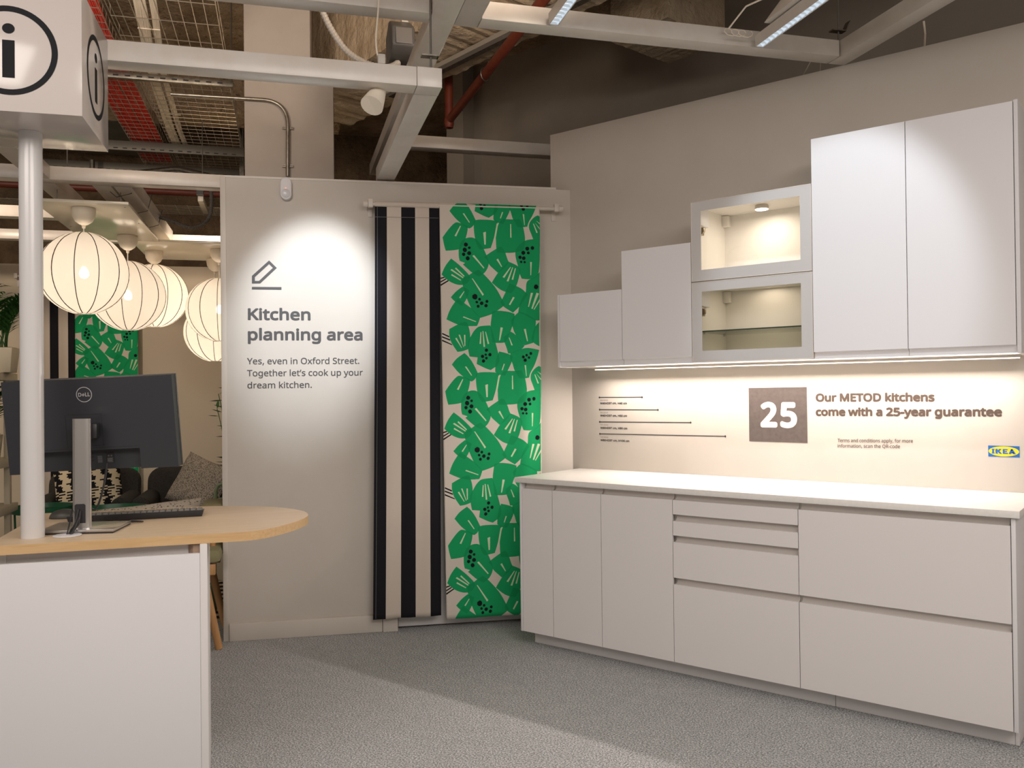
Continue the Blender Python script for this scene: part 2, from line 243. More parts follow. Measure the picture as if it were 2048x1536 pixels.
GLYPHS=""",	215	154,84 136,23 111,-42 85,-103 33,-103 49,-38 63,31 73,93 148,93
-	258	32,184 32,246 226,246 226,184
.	215	58,43 61,69 72,85 88,94 107,97 126,94 142,85 153,69 157,43 153,18 142,2 126,-8 107,-11 88,-8 72,2 61,18
0	458	419,287 419,253 417,221 414,191 409,163 401,128 390,97 376,70 359,47 339,27 316,12 290,1 261,-6 229,-8 198,-6 170,1 145,12 122,27 103,47 86,70 71,98 60,129 52,156 47,186 43,217 40,251 39,287 40,323 42,357 46,389 51,418 58,446 69,477 83,504 99,527 119,547 141,562 167,573 196,579 229,581 259,579 287,573 313,562 335,547 355,527 372,504 387,477 399,446 406,418 412,389 416,357 419,323;110,287 111,249 113,215 116,184 121,156 131,125 143,98 159,78 178,64 202,55 229,52 256,55 279,64 298,78 314,98 326,124 336,156 341,184 345,215 347,249 348,287 347,325 345,359 341,390 336,417 326,449 314,475 298,495 279,510 256,518 229,521 202,518 178,510 159,495 143,475 131,449 121,417 116,390 113,359 111,325
1	458	285,0 216,0 216,400 216,439 217,470 219,499 196,477 169,455 108,405 71,452 226,573 285,573
2	458	417,0 38,0 38,59 188,210 261,287 280,309 295,331 306,353 315,376 320,399 322,424 318,453 309,477 294,496 273,510 249,518 221,520 194,519 169,514 147,506 126,495 104,482 83,466 45,513 94,548 113,557 132,565 153,572 174,577 197,580 221,581 255,579 285,572 313,562 336,548 356,531 372,510 384,485 391,458 394,428 392,399 386,371 375,344 361,318 344,292 324,267 247,185 128,67 128,64 417,64
3	458	395,439 394,414 389,392 381,372 370,355 356,339 340,326 321,316 300,307 277,302 277,298 309,293 337,283 360,271 379,255 398,229 409,198 413,163 410,131 403,101 390,74 371,50 348,30 318,14 292,4 263,-3 230,-7 193,-8 164,-7 136,-5 110,-1 85,5 60,13 36,23 36,89 61,78 87,69 114,61 141,56 168,52 194,51 230,53 260,59 285,68 305,81 324,104 335,132 339,164 337,187 331,206 320,223 306,236 288,247 265,255 240,261 211,264 179,265 123,265 123,326 180,326 209,327 236,332 259,339 278,350 294,362 307,377 316,394 321,413 323,434 320,460 311,481 295,498 274,511 249,519 219,521 199,521 181,519 164,515 117,498 75,473 39,521 61,537 87,550 115,563 139,571 163,576 190,579 218,581 260,578 296,571 327,558 352,540 371,519 384,495 393,468
4	458	443,130 359,130 359,0 291,0 291,130 17,130 17,190 286,576 359,576 359,193 443,193;291,374 291,412 293,444 294,474 295,500 292,500 276,468 257,438 86,193 291,193
5	458	221,351 249,350 275,346 300,340 322,331 349,316 371,297 389,274 402,247 410,217 413,183 411,154 407,128 399,103 387,81 368,54 343,32 314,15 289,5 261,-2 231,-7 199,-8 170,-7 142,-4 116,0 91,6 70,14 51,23 51,90 71,79 95,70 121,62 148,57 174,53 200,52 227,54 252,58 274,65 293,76 310,89 323,106 333,126 339,149 341,176 337,210 325,239 306,262 287,275 262,284 232,290 197,292 146,288 99,280 64,302 86,573 373,573 373,508 146,508 132,342 169,348
6	458	44,245 45,278 47,310 51,342 57,374 64,404 75,433 87,461 103,486 121,510 143,530 168,548 196,562 220,570 246,576 275,579 306,581 344,579 377,573 377,513 344,520 308,523 273,521 242,515 216,504 193,491 173,474 158,454 145,431 134,407 127,380 121,352 117,322 115,291 119,291 133,309 150,326 163,335 178,343 194,350 213,355 233,357 255,358 287,356 316,349 342,338 365,322 384,303 400,279 412,251 419,220 421,184 420,156 415,129 408,104 399,82 382,55 361,33 336,15 307,2 275,-5 239,-8 212,-6 187,-1 163,7 140,19 119,35 101,54 84,76 70,103 59,133 52,158 48,185 45,214;238,51 270,55 297,66 320,84 334,102 343,125 349,153 351,184 348,218 339,247 324,271 302,289 274,300 241,303 217,301 195,296 175,287 157,276 143,263 131,248 122,232 117,215 115,198 116,181 119,163 123,146 129,129 137,114 146,99 158,85 170,74 185,64 201,57 219,53
7	458	109,0 344,508 35,508 35,573 419,573 419,518 187,0
8	458	229,581 261,579 291,574 318,565 341,553 362,538 378,519 390,497 398,472 400,443 399,421 394,401 385,383 374,367 361,352 346,338 329,325 310,314 291,303 314,291 335,279 355,265 373,250 389,234 401,216 411,196 417,173 419,148 416,118 408,90 395,65 378,44 356,26 330,11 308,3 284,-3 258,-7 231,-8 201,-7 174,-3 149,2 126,10 100,24 78,42 61,63 49,87 42,115 39,146 41,171 47,194 56,214 68,232 82,249 99,264 118,277 138,289 158,299 140,310 123,322 107,336 93,350 81,366 71,383 64,401 59,422 58,444 60,472 68,497 80,518 97,537 117,552 141,565 168,573 197,579;108,145 112,119 121,96 138,76 161,60 192,51 229,48 265,51 295,60 319,76 336,96 346,120 350,148 348,166 343,182 335,197 324,211 310,223 293,235 274,246 253,256 229,265 217,270 194,260 174,249 157,237 142,225 130,212 121,197 114,182 110,164;228,524 200,521 176,514 155,502 139,486 130,466 127,441 128,422 133,406 141,391 151,379 164,367 179,357 232,330 282,357 302,373 317,392 325,406 329,423 330,441 327,466 318,486 302,502 282,514 257,521
D	585	536,292 535,255 531,220 524,188 514,158 501,131 481,100 457,74 430,51 399,33 371,21 341,12 309,5 274,1 237,0 78,0 78,573 254,573 288,571 320,567 350,561 378,552 404,540 434,523 460,501 483,475 502,446 514,420 524,392 531,361 535,328;460,289 459,326 454,359 446,388 435,415 421,437 404,457 384,474 361,487 336,498 308,505 277,509 244,511 150,511 150,62 228,62 272,64 311,71 346,82 377,98 402,119 423,144 439,174 451,208 458,246
E	446	398,0 78,0 78,573 398,573 398,509 150,509 150,330 383,330 383,268 150,268 150,63 398,63
H	594	516,0 443,0 443,267 150,267 150,0 78,0 78,573 150,573 150,330 443,330 443,573 516,573
K	496	496,0 411,0 209,273 150,222 150,0 78,0 78,573 150,573 150,290 199,345 249,399 403,573 488,573 261,323
M	727	330,0 142,502 139,502 142,461 144,407 144,347 144,0 78,0 78,573 184,573 361,103 364,103 544,573 650,573 650,0 578,0 578,352 579,408 581,460 584,501 581,501 390,0
O	626	577,287 576,255 573,224 568,194 561,166 551,140 540,116 526,94 510,73 493,54 473,38 451,24 428,13 402,4 375,-3 345,-7 314,-8 281,-7 251,-3 222,4 196,13 173,25 151,39 131,55 114,73 98,94 85,116 74,141 65,167 58,195 53,224 50,255 49,288 50,322 54,355 59,386 67,415 78,442 94,473 114,500 138,524 166,545 190,558 218,568 247,575 280,580 314,581 356,579 393,572 428,561 459,545 486,525 510,501 530,473 547,442 558,415 567,386 573,355 576,322;125,287 126,252 130,220 136,190 145,163 157,138 171,117 188,98 207,83 230,70 255,62 283,56 314,55 345,56 373,62 398,70 420,83 439,98 456,117 470,138 481,163 490,190 496,220 500,252 501,287 499,329 494,366 485,400 472,430 456,457 436,479 412,496 384,508 351,516 314,518 283,516 255,511 230,502 207,490 188,475 171,457 157,435 145,411 136,384 130,354 126,322
Q	626	577,287 576,253 573,221 567,190 559,160 548,133 535,108 520,85 503,64 483,46 461,30 437,17 411,6 548,-136 444,-136 334,-7 324,-8 314,-8 281,-7 251,-3 222,4 196,13 173,25 151,39 131,55 114,73 98,94 85,116 74,141 65,167 58,195 53,224 50,255 49,288 50,322 54,355 59,386 67,415 78,442 94,473 114,500 138,524 166,545 190,558 218,568 247,575 280,580 314,581 356,579 393,572 428,561 459,545 486,525 510,501 530,473 547,442 558,415 567,386 573,355 576,322;125,287 126,252 130,220 136,190 145,163 157,138 171,117 188,98 207,83 230,70 255,62 283,56 314,55 345,56 373,62 398,70 420,83 439,98 456,117 470,138 481,163 490,190 496,220 500,252 501,287 499,329 494,366 485,400 472,430 456,457 436,479 412,496 384,508 351,516 314,518 283,516 255,511 230,502 207,490 188,475 171,457 157,435 145,411 136,384 130,354 126,322
R	498	236,573 270,571 301,568 329,562 353,555 381,540 404,522 422,500 434,474 442,444 444,410 442,381 437,356 427,334 415,315 401,298 385,285 367,274 349,264 330,257 487,0 403,0 264,237 150,237 150,0 78,0 78,573;232,510 150,510 150,298 236,298 268,299 296,304 319,313 338,325 355,347 366,374 370,407 368,430 363,450 355,467 343,480 328,491 310,500 287,505 261,509
S	440	403,153 400,121 392,92 378,66 359,44 335,26 307,11 283,3 257,-3 228,-7 198,-8 137,-5 83,4 41,19 41,88 62,80 86,72 113,65 142,59 171,56 201,55 228,56 252,60 273,66 290,74 305,85 316,98 324,113 329,129 330,147 327,173 318,194 308,207 295,218 277,230 255,241 228,252 196,265 131,294 114,305 98,317 85,330 74,344 65,359 57,375 52,393 49,413 48,435 51,464 58,490 71,513 89,533 110,550 136,563 165,573 197,579 231,581 262,580 290,577 318,572 343,565 367,558 389,549 366,487 302,508 278,513 254,516 229,517 207,516 187,513 169,507 148,494 133,478 124,457 121,434 124,407 133,386 143,373 156,362 172,351 193,341 217,330 246,318 278,306 307,293 332,279 353,264 371,247 385,228 395,206 401,181
T	446	259,0 187,0 187,509 8,509 8,573 437,573 437,509 259,509
W	745	735,573 583,0 510,0 399,375 389,410 380,443 373,471 370,488 367,471 361,443 352,409 342,373 234,0 161,0 10,573 85,573 174,223 183,186 190,151 196,118 201,87 206,119 213,154 222,191 232,227 333,573 407,573 512,225 523,187 532,151 538,117 544,87 550,129 560,175 572,224 660,573
Y	454	227,291 376,573 454,573 263,222 263,0 191,0 191,219 0,573 79,573
a	450	231,437 268,435 299,428 326,418 347,403 364,383 376,358 383,328 385,293 385,0 334,0 320,61 317,61 304,46 292,33 279,22 265,13 250,5 234,-1 216,-5 195,-7 172,-8 148,-7 124,-2 103,6 84,16 68,30 55,48 45,68 39,92 37,119 40,150 50,176 65,199 87,219 110,231 137,241 168,249 203,254 243,257 316,259 316,285 313,317 306,342 293,359 275,371 253,378 227,380 205,379 183,376 163,370 106,347 84,400 104,410 126,419 151,426 177,432 204,436;252,208 215,205 184,200 159,192 141,182 124,165 113,144 110,119 112,97 120,79 132,66 148,56 167,51 188,49 223,52 253,62 279,79 299,103 311,134 315,172 315,210
b	493	139,461 138,410 135,373 139,373 153,390 169,405 189,419 213,429 240,435 272,437 310,434 344,423 374,406 401,381 418,357 432,328 441,295 447,257 449,215 448,180 444,147 437,118 427,91 410,61 390,36 365,17 337,3 306,-5 272,-8 240,-6 213,0 189,10 169,24 153,38 139,55 133,55 119,0 68,0 68,609 139,609;260,379 231,377 207,371 188,361 172,348 159,330 150,308 144,282 140,252 139,217 139,214 140,177 145,144 153,116 165,93 181,74 202,61 229,53 261,51 297,55 325,69 348,93 360,117 369,145 374,178 376,216 374,254 369,287 360,315 348,338 325,360 296,374
c	385	241,-8 213,-7 187,-2 162,5 139,15 118,28 99,45 83,65 69,87 58,114 50,143 46,176 44,213 46,250 51,284 59,315 71,342 85,365 102,385 121,401 142,415 166,425 191,432 217,436 245,438 267,437 288,435 309,431 328,426 344,421 358,415 337,356 292,370 244,376 217,374 193,368 172,358 155,343 141,325 131,303 123,277 119,247 117,213 119,181 123,152 131,126 141,104 155,86 172,71 191,61 214,55 240,53 262,54 283,56 302,60 351,78 351,15 336,8 320,3 304,-2 285,-5 264,-7
d	493	221,-8 182,-5 148,6 118,23 92,48 75,72 61,101 52,134 46,172 44,214 46,256 52,294 62,327 75,357 93,381 119,406 149,424 183,434 221,438 243,437 262,434 280,429 303,420 323,407 340,391 354,374 359,374 356,405 354,438 354,609 425,609 425,0 368,0 358,58 354,58 340,40 323,24 303,11 279,1 262,-4 242,-7;232,51 263,53 290,60 311,71 328,88 340,109 348,135 354,165 355,200 355,213 354,251 349,284 340,313 329,336 313,355 291,369 264,377 231,379 196,374 168,359 146,334 133,309 124,281 119,249 117,213 119,176 124,144 133,116 146,93 168,69 197,55
e	452	234,438 269,435 301,427 329,414 354,396 374,373 390,346 399,323 406,299 410,272 411,244 411,201 117,201 120,167 127,137 139,111 154,90 174,74 197,62 224,55 254,52 280,53 305,56 327,60 392,82 392,20 370,11 349,4 327,-1 304,-5 279,-7 251,-8 221,-6 194,-2 167,6 143,17 121,31 101,48 85,68 70,91 59,117 51,146 46,177 44,212 46,246 50,277 57,306 68,333 81,357 96,378 114,395 134,411 157,423 181,431 207,436;233,380 202,377 175,366 154,348 137,323 125,293 119,257 338,257 336,281 333,302 326,322 318,338 306,353 292,364 276,373 256,378
f	276	266,375 158,375 158,0 87,0 87,375 12,375 12,408 87,432 87,457 89,492 95,522 104,547 116,568 132,585 152,597 174,606 199,612 227,613 274,609 310,599 292,544 262,552 228,556 206,553 189,545 175,532 166,513 160,489 158,458 158,430 266,430
g	493	221,438 248,436 273,431 297,422 319,409 338,393 355,373 359,373 369,430 425,430 425,-7 424,-36 420,-63 413,-88 404,-109 388,-135 367,-155 341,-172 318,-181 293,-187 264,-191 233,-192 202,-192 174,-189 147,-186 122,-180 99,-174 78,-165 78,-100 99,-110 123,-118 149,-125 177,-130 206,-133 237,-134 271,-130 300,-119 324,-101 341,-77 352,-48 355,-13 355,4 356,32 358,57 354,57 338,37 320,21 299,8 275,-1 250,-6 221,-8 182,-4 147,7 117,25 91,51 74,76 61,105 52,138 46,174 44,214 46,253 52,289 61,322 74,351 91,377 117,404 147,423 181,434;230,379 207,376 187,370 169,359 153,344 140,326 130,303 123,277 119,247 117,213 119,176 124,143 134,115 146,92 169,68 197,54 232,50 253,51 271,53 288,58 309,69 326,85 336,98 343,113 349,131 353,151 355,173 356,197 356,214 355,251 350,282 343,309 332,331 319,348 302,362 281,371 257,377
h	495	139,431 138,399 135,370 140,370 149,385 161,397 174,407 188,416 204,424 221,429 238,434 255,436 273,437 306,435 335,430 360,421 382,408 399,391 413,370 423,344 429,314 431,280 431,0 361,0 361,275 358,307 351,333 338,353 319,367 295,376 265,379 235,377 210,370 189,360 173,347 160,329 150,308 144,283 140,254 139,222 139,0 68,0 68,609 139,609
i	207	139,430 139,0 68,0 68,430;104,591 119,588 133,580 142,566 145,546 142,526 133,512 119,504 104,501 88,504 75,512 66,526 63,546 66,566 75,580 88,588
k	428	138,291 137,257 135,221 138,221 152,240 172,264 189,285 326,430 409,430 235,246 421,0 336,0 187,200 138,158 138,0 68,0 68,609 138,609
l	207	139,0 68,0 68,609 139,609
m	749	540,438 574,436 603,429 628,417 649,401 665,379 676,352 683,319 685,280 685,0 615,0 615,277 613,308 606,333 594,353 577,367 555,376 528,379 490,374 460,362 438,342 426,322 418,298 413,270 411,237 411,0 342,0 342,277 341,298 337,317 332,333 320,353 303,367 289,374 272,377 253,379 227,377 204,370 185,360 170,347 158,329 150,308 144,283 140,255 139,223 139,0 68,0 68,430 125,430 136,371 140,371 155,392 173,409 194,422 217,431 233,435 249,437 266,438 298,436 325,430 349,420 369,406 386,388 398,366 402,366 418,388 438,406 461,420 486,430 512,436
n	495	275,438 311,436 343,429 369,417 391,401 409,379 421,352 428,319 431,280 431,0 361,0 361,275 358,307 351,333 338,353 319,367 295,376 265,379 232,376 204,368 182,356 166,338 154,316 146,289 140,258 139,223 139,0 68,0 68,430 125,430 136,371 140,371 150,385 162,398 175,409 190,418 206,425 222,431 239,435 257,437
o	485	442,216 440,181 436,150 428,121 417,95 404,71 388,51 369,33 348,18 324,7 299,-1 271,-6 241,-8 214,-6 188,-1 163,7 140,18 119,33 100,51 84,71 70,95 59,121 51,150 46,181 44,216 46,250 50,282 58,310 68,336 81,360 97,380 116,397 137,412 161,423 186,431 214,436 244,438 272,436 299,431 324,423 347,412 368,397 387,380 403,360 417,336 428,310 436,282 440,250;117,216 119,184 123,154 130,128 141,105 155,86 172,71 192,59 216,53 243,51 270,53 294,59 314,71 331,86 345,105 356,128 363,154 367,184 369,216 367,248 363,277 355,303 345,325 331,344 314,359 294,370 270,376 242,379 212,376 185,368 164,354 147,335 134,311 124,284 119,252
p	493	273,438 310,434 344,424 374,407 401,383 418,358 432,329 441,296 447,258 449,216 448,181 444,148 437,119 427,93 410,62 390,37 365,17 337,3 306,-5 272,-8 251,-7 231,-4 213,1 190,11 170,24 139,55 134,55 137,20 139,-16 139,-192 68,-192 68,430 126,430 136,371 139,371 153,389 170,405 189,419 213,429 231,434 251,437;260,379 233,377 210,371 190,362 174,349 161,333 152,313 145,289 141,261 139,229 139,216 140,182 144,152 150,126 159,103 172,85 188,70 208,59 233,53 261,51 286,53 308,60 326,72 341,88 354,108 364,131 371,157 375,186 376,217 374,252 369,283 360,310 348,334 325,359 296,374
r	331	269,438 295,437 319,433 310,368 287,372 264,374 240,371 217,363 195,351 176,334 166,321 156,305 149,289 143,270 140,251 139,229 139,0 68,0 68,430 126,430 134,351 137,351 147,367 158,381 170,395 183,407 198,418 214,426 231,433 249,437
s	384	348,119 346,92 339,69 327,49 311,32 292,18 268,6 241,-2 210,-6 176,-8 148,-7 122,-5 99,-1 78,5 59,11 42,19 42,83 104,60 128,54 153,50 178,49 211,51 236,57 256,66 269,79 277,94 280,112 278,128 271,141 259,154 239,167 174,196 103,228 84,239 69,252 57,266 48,283 43,302 41,324 46,358 61,386 85,408 109,421 137,430 168,436 202,438 228,437 252,434 275,430 298,424 319,417 339,409 315,353 258,372 238,377 218,379 197,380 171,379 149,374 131,366 114,350 108,328 111,312 119,298 133,286 154,274 219,246 289,215 306,203 321,191 333,176 341,159 346,140
t	289	212,50 245,53 272,59 272,5 240,-4 200,-8 178,-7 157,-3 138,4 120,13 104,27 91,44 82,66 76,93 74,125 74,375 13,375 13,409 75,437 103,528 144,528 144,430 269,430 269,375 144,375 144,127 146,103 153,83 163,69 177,58 193,52
u	495	427,430 427,0 370,0 359,57 356,57 346,43 334,31 321,20 306,11 290,4 273,-1 256,-5 238,-7 220,-8 187,-6 159,-1 134,8 112,21 95,38 81,59 71,85 65,114 63,148 63,430 135,430 135,153 137,122 145,96 158,76 176,62 200,53 230,51 260,53 285,59 306,69 323,82 336,100 345,121 352,146 356,175 357,206 357,430
v	407	163,0 0,430 75,430 167,176 180,137 193,96 201,63 204,63 214,96 227,138 241,176 332,430 407,430 244,0
w	630	346,243 336,276 328,308 321,335 316,357 313,357 308,335 302,307 294,275 284,242 207,1 127,1 9,431 82,431 141,201 153,154 163,109 169,73 172,73 178,97 185,128 193,160 201,188 277,431 354,431 428,188 440,149 451,109 457,74 460,74 466,108 477,153 489,201 549,431 621,431 502,1 419,1
x	424	170,220 22,430 102,430 213,268 322,430 402,430 253,220 410,0 330,0 213,172 94,0 14,0
y	409	1,430 76,430 169,185 184,144 196,105 205,68 209,68 224,121 245,186 333,430 409,430 224,-59 213,-85 201,-108 188,-130 173,-148 157,-164 138,-176 117,-185 94,-191 67,-192 34,-190 9,-186 9,-130 30,-133 56,-135 79,-132 99,-126 116,-114 130,-99 142,-80 152,-59 174,-2
×	458	366,460 406,419 269,283 405,147 365,106 228,241 94,106 52,147 188,283 51,419 93,460 229,323
’	140	131,564 112,503 88,437 62,376 10,376 21,424 32,476 42,527 50,573 125,573
 	209	"""
GL = {}
for ln in GLYPHS.strip('\n').split('\n'):
    ch, adv, sp = ln.split('\t'); GL[ch] = (int(adv), [[tuple(map(int, p.split(','))) for p in q.split(' ')] for q in sp.split(';') if q])
def glyph_mesh(txt):
    """flat filled outline mesh of a line of lettering, 1 unit = 1 em"""
    cu = bpy.data.curves.new('lettering', 'CURVE'); cu.dimensions = '2D'; cu.fill_mode = 'BOTH'; x = 0
    for ch in txt:
        adv, sps = GL[ch]
        for sp in sps:
            s = cu.splines.new('POLY'); s.points.add(len(sp)-1); s.use_cyclic_u = True
            for i, p in enumerate(sp): s.points[i].co = (x+p[0]/1000, p[1]/1000, 0, 1)
        x += adv/1000
    o = bpy.data.objects.new('lettering', cu); me = bpy.data.meshes.new_from_object(o)
    v = [tuple(q.co) for q in me.vertices]; f = [tuple(p.vertices) for p in me.polygons]
    bpy.data.objects.remove(o); bpy.data.curves.remove(cu); bpy.data.meshes.remove(me)
    return v, f
CAP = .571                       # cap height of the face
def text(mb, txt, x0, x1, z, cap, fat=0., y=-.0012, slope=0.):
    """set a line between x0 and x1 with its baseline at z; fat thickens the strokes"""
    v, f = glyph_mesh(txt); xs = [p[0] for p in v]; lo, hi = min(xs), max(xs)
    sx = (x1-x0-2*fat)/(hi-lo); sz = (cap-2*fat)/CAP
    offs = [(0, 0)]+([(fat*math.cos(2*PI*k/12), fat*math.sin(2*PI*k/12)) for k in range(12)] if fat else [])
    for i, (dx, dz) in enumerate(offs):
        mb.add([(x0+fat+(p[0]-lo)*sx+dx, y-.00002*i, z+fat+p[1]*sz+dz+slope*((p[0]-lo)*sx)) for p in v], f)
    return mb
# ---------------------------------------------------------------- room shell
floor = struct('floor', MB().box(-9, 7, -7.5, 5.5, -.06, 0), CARP)
struct('ceiling', MB().box(-9, 7, -7.5, 5.5, 4.32, 4.5), CONC)
struct('wall_right', MB().box(-.225, 5.2, 0, .1, 0, 2.95), PAINT, bevel=.002)
wb = MB(); wb.box(-2.0, -1.06, 0, .1, 0, 2.588); wb.box(-1.06, -.26, 0, .1, 2.10, 2.588); wb.box(-.26, .0, 0, .1, 0, 2.588)
struct('wall_back', wb, PAINT, F=B)
struct('trim_1', MB().box(-2.022, -1.992, -.006, .106, 0, 2.592), SKIRT, F=B, bevel=.002)
struct('trim_2', MB().box(-2.0, -.087, -.003, .103, 2.588, 2.600), SKIRT, F=B)
struct('baseboard_back', MB().box(-1.99, -1.148, -.016, 0, 0, .098), SKIRT, F=B, bevel=.003)
dr = Thing('door_1', '', '', F=B, O=(-.6, .03, 0), structure=True)
dr.part('leaf', MB().box(-1.055, -.262, .026, .066, .012, 2.095), WHT2, bevel=.002)
dr.part('architrave', MB().box(-1.146, -1.060, -.026, 0, 0, 2.14).box(-1.060, -.24, -.026, 0, 2.07, 2.14), SKIRT, bevel=.003)
wf = MB().box(-7.5, -1.95, 3.393, 3.5, 0, 2.57)
struct('wall_far', wf, PAINT2, F=B)
# building shell behind the partitions
struct('wall_building', MB().box(-2.2, 7.0, 1.6, 1.8, 0, 4.32), BWALL)
struct('wall_rear', MB().box(-6.5, 1.2, 4.9, 5.1, 0, 4.32), CONCD, F=B)
struct('wall_side', MB().box(-2.40, -2.2, 1.45, 5.4, 0, 4.32), BWALL)
cm = MB().box(-1.972, -1.402, .80, 1.4, 0, 3.47).box(-1.972, -1.55, .80, 1.4, 3.47, 4.32)
struct('column', cm, COLM, F=B, bevel=.004)
# down-stand beams of the concrete ceiling (building axes)
q_ = math.radians(11.4); Qf = Matrix(((math.sin(q_), -math.cos(q_), 0, -1.306), (math.cos(q_), math.sin(q_), 0, .207), (0, 0, 1, 0), (0, 0, 0, 1)))
def rough_box(x0, x1, y0, y1, z0, z1, nx=40, amp=.012, ax='y'):
    mb = MB(); R = random.Random(int(x0*100)+5)
    L0, L1 = (y0, y1) if ax == 'y' else (x0, x1); ring = []
    for i in range(nx+1):
        t = L0+(L1-L0)*i/nx; j = lambda: R.uniform(-amp, amp)
        if ax == 'y': ring.append([(x0+j()*.3, t, z0+j()), (x1+j()*.3, t, z0+j()), (x1, t, z1), (x0, t, z1)])
        else: ring.append([(t, y0+j()*.3, z0+j()), (t, y1+j()*.3, z0+j()), (t, y1, z1), (t, y0, z1)])
    v = [p for r in ring for p in r]
    f = [(4*i+k, 4*i+(k+1) % 4, 4*i+4+(k+1) % 4, 4*i+4+k) for i in range(nx) for k in range(4)]+[(3, 2, 1, 0), (4*nx, 4*nx+1, 4*nx+2, 4*nx+3)]
    return mb.add(v, f)
struct('beam_concrete', rough_box(-.62, .0, -2.9, 1.3, 3.60, 4.33, 80), CONCP, F=Qf, smooth=0)
q2 = Matrix(((math.sin(q_), -math.cos(q_), 0, -.022), (math.cos(q_), math.sin(q_), 0, .399), (0, 0, 1, 0), (0, 0, 0, 1)))
struct('beam_concrete', rough_box(.0, .575, -.46, .0, 3.60, 4.33, 20, .003, ax='x'), CONCP, F=q2, smooth=0)
struct('beam_concrete', rough_box(-3.6, .5, 7.6, 7.95, 3.75, 4.33, 50, ax='x'), CONC, F=G, smooth=0)
# ---------------------------------------------------------------- suspended white frame
ZL, ZU = 2.61, 2.95; H = .077
def fbeam(label, x0, x1, y0, y1, z, cap=False):
    t = Thing('ceiling_frame_beam', label, 'beam', G, ((x0+x1)/2, (y0+y1)/2, z), 'beams of the suspended white frame')
    t.part('profile', MB().box(x0, x1, y0, y1, z, z+H), GRIDW, bevel=.0015)
    return t
t = fbeam('lower white frame beam crossing the picture above the kitchen sign wall', -3.2, .527, 3.40, 3.497, ZL)
t.part('corner_joint', MB().box(.529, .63, 3.398, 3.499, ZL-.001, ZL+H+.001), GRIDW, bevel=.0015)
fbeam('lower white frame beam running back from the hanging corner joint over the partition', .529, .63, 3.505, 5.0, ZL)
fbeam('long white frame beam in front of the lamp boards left of the sign wall', -3.4, -.30, 5.35, 5.452, ZL)
fbeam('short white frame beam running back behind the information sign post', -1.382, -1.278, 3.505, 5.345, ZL)
fbeam('white frame beam running back above the first lamp board', -1.382, -1.278, 5.457, 6.45, ZL)
fbeam('white frame beam far left at the height of the first globe lamp', -3.4, -1.40, 6.50, 6.60, ZL)
fbeam('lowest and farthest white frame beam on the left, behind the globe lamps', -3.4, -.1, 7.42, 7.52, ZL)
fbeam('upper white frame beam that meets the angled beam over the wall cabinets', .822, 2.565, 3.49, 3.585, ZU)
fbeam('upper white frame beam at the top edge, left of the double beam', -1.6, .605, 3.49, 3.585, ZU)
fbeam('upper white frame beam running back above the hanging corner joint', .61, .716, 1.9, 6.2, ZU)
fbeam('second beam of the double upper beam, right of the threaded rod', .718, .818, 1.9, 3.585, ZU)
fbeam('upper white frame beam running forward at the top right above the tall cabinets', 2.57, 2.66, 1.2, 3.585, ZU)
fbeam('short upper white beam between the red pipes and the top of the partition', .72, 1.95, 5.42, 5.512, ZU)
# double trunking behind the lamp board
t = Thing('cable_trunking', 'wide white double trunking with black tie wires behind the lamp board', 'trunking', G, (-.97, 6.3, 2.61))
t.part('channel', MB().box(-1.080, -.980, 5.46, 7.40, 2.61, 2.71), GRIDW, bevel=.0015)
t.part('channel', MB().box(-.966, -.866, 5.46, 7.40, 2.61, 2.71), GRIDW, bevel=.0015)
t.part('joining_plate', MB().box(-1.05, -.90, 5.5, 7.08, 2.711, 2.716), STEEL)
for k, (x, y) in enumerate([(-.92, 5.60), (-.90, 6.1), (-.90, 6.6)]):
    pts = [(x-.09, y, 2.72), (x-.10, y, 2.62), (x-.05, y-.02, 2.575), (x+.03, y, 2.605), (x+.055, y+.02, 2.72)]
    t.part('tie_wire', MB().tube(pts, .0022, 5), BLK)
# hanger rods with clips
def hanger(x, y, z0, z1, label, clip=True):
    t = Thing('hanger_rod', label, 'hanger', G, (x, y, z0), 'threaded rods of the white frame')
    t.part('threaded_rod', MB().cyl((x, y, z0), (x, y, z1), .0042, 6), STEELD)
    t.part('nut', MB().cyl((x, y, z0), (x, y, z0+.012), .011, 6), STEEL)
    if clip:
        m = MB().box(x-.040, x+.030, y-.018, y+.018, z0+.058, z0+.064)
        m.hexa([(x+.026, y-.018, z0+.058), (x+.031, y-.018, z0+.058), (x+.031, y+.018, z0+.058), (x+.026, y+.018, z0+.058), (x+.052, y-.018, z0+.112), (x+.057, y-.018, z0+.112), (x+.057, y+.018, z0+.112), (x+.052, y+.018, z0+.112)])
        t.part('clip', m, STEEL)
hanger(.592, 3.44, ZL+H+.001, 4.32, 'threaded rod with bent clip holding the hanging corner joint')
hanger(2.59, 3.53, ZU+H, 4.32, 'dark threaded rod with bent clip above the angled beam joint at the right')
hanger(-1.2, 5.40, ZL+H, 4.32, 'thin threaded rod above the long beam left of the sign wall', False)
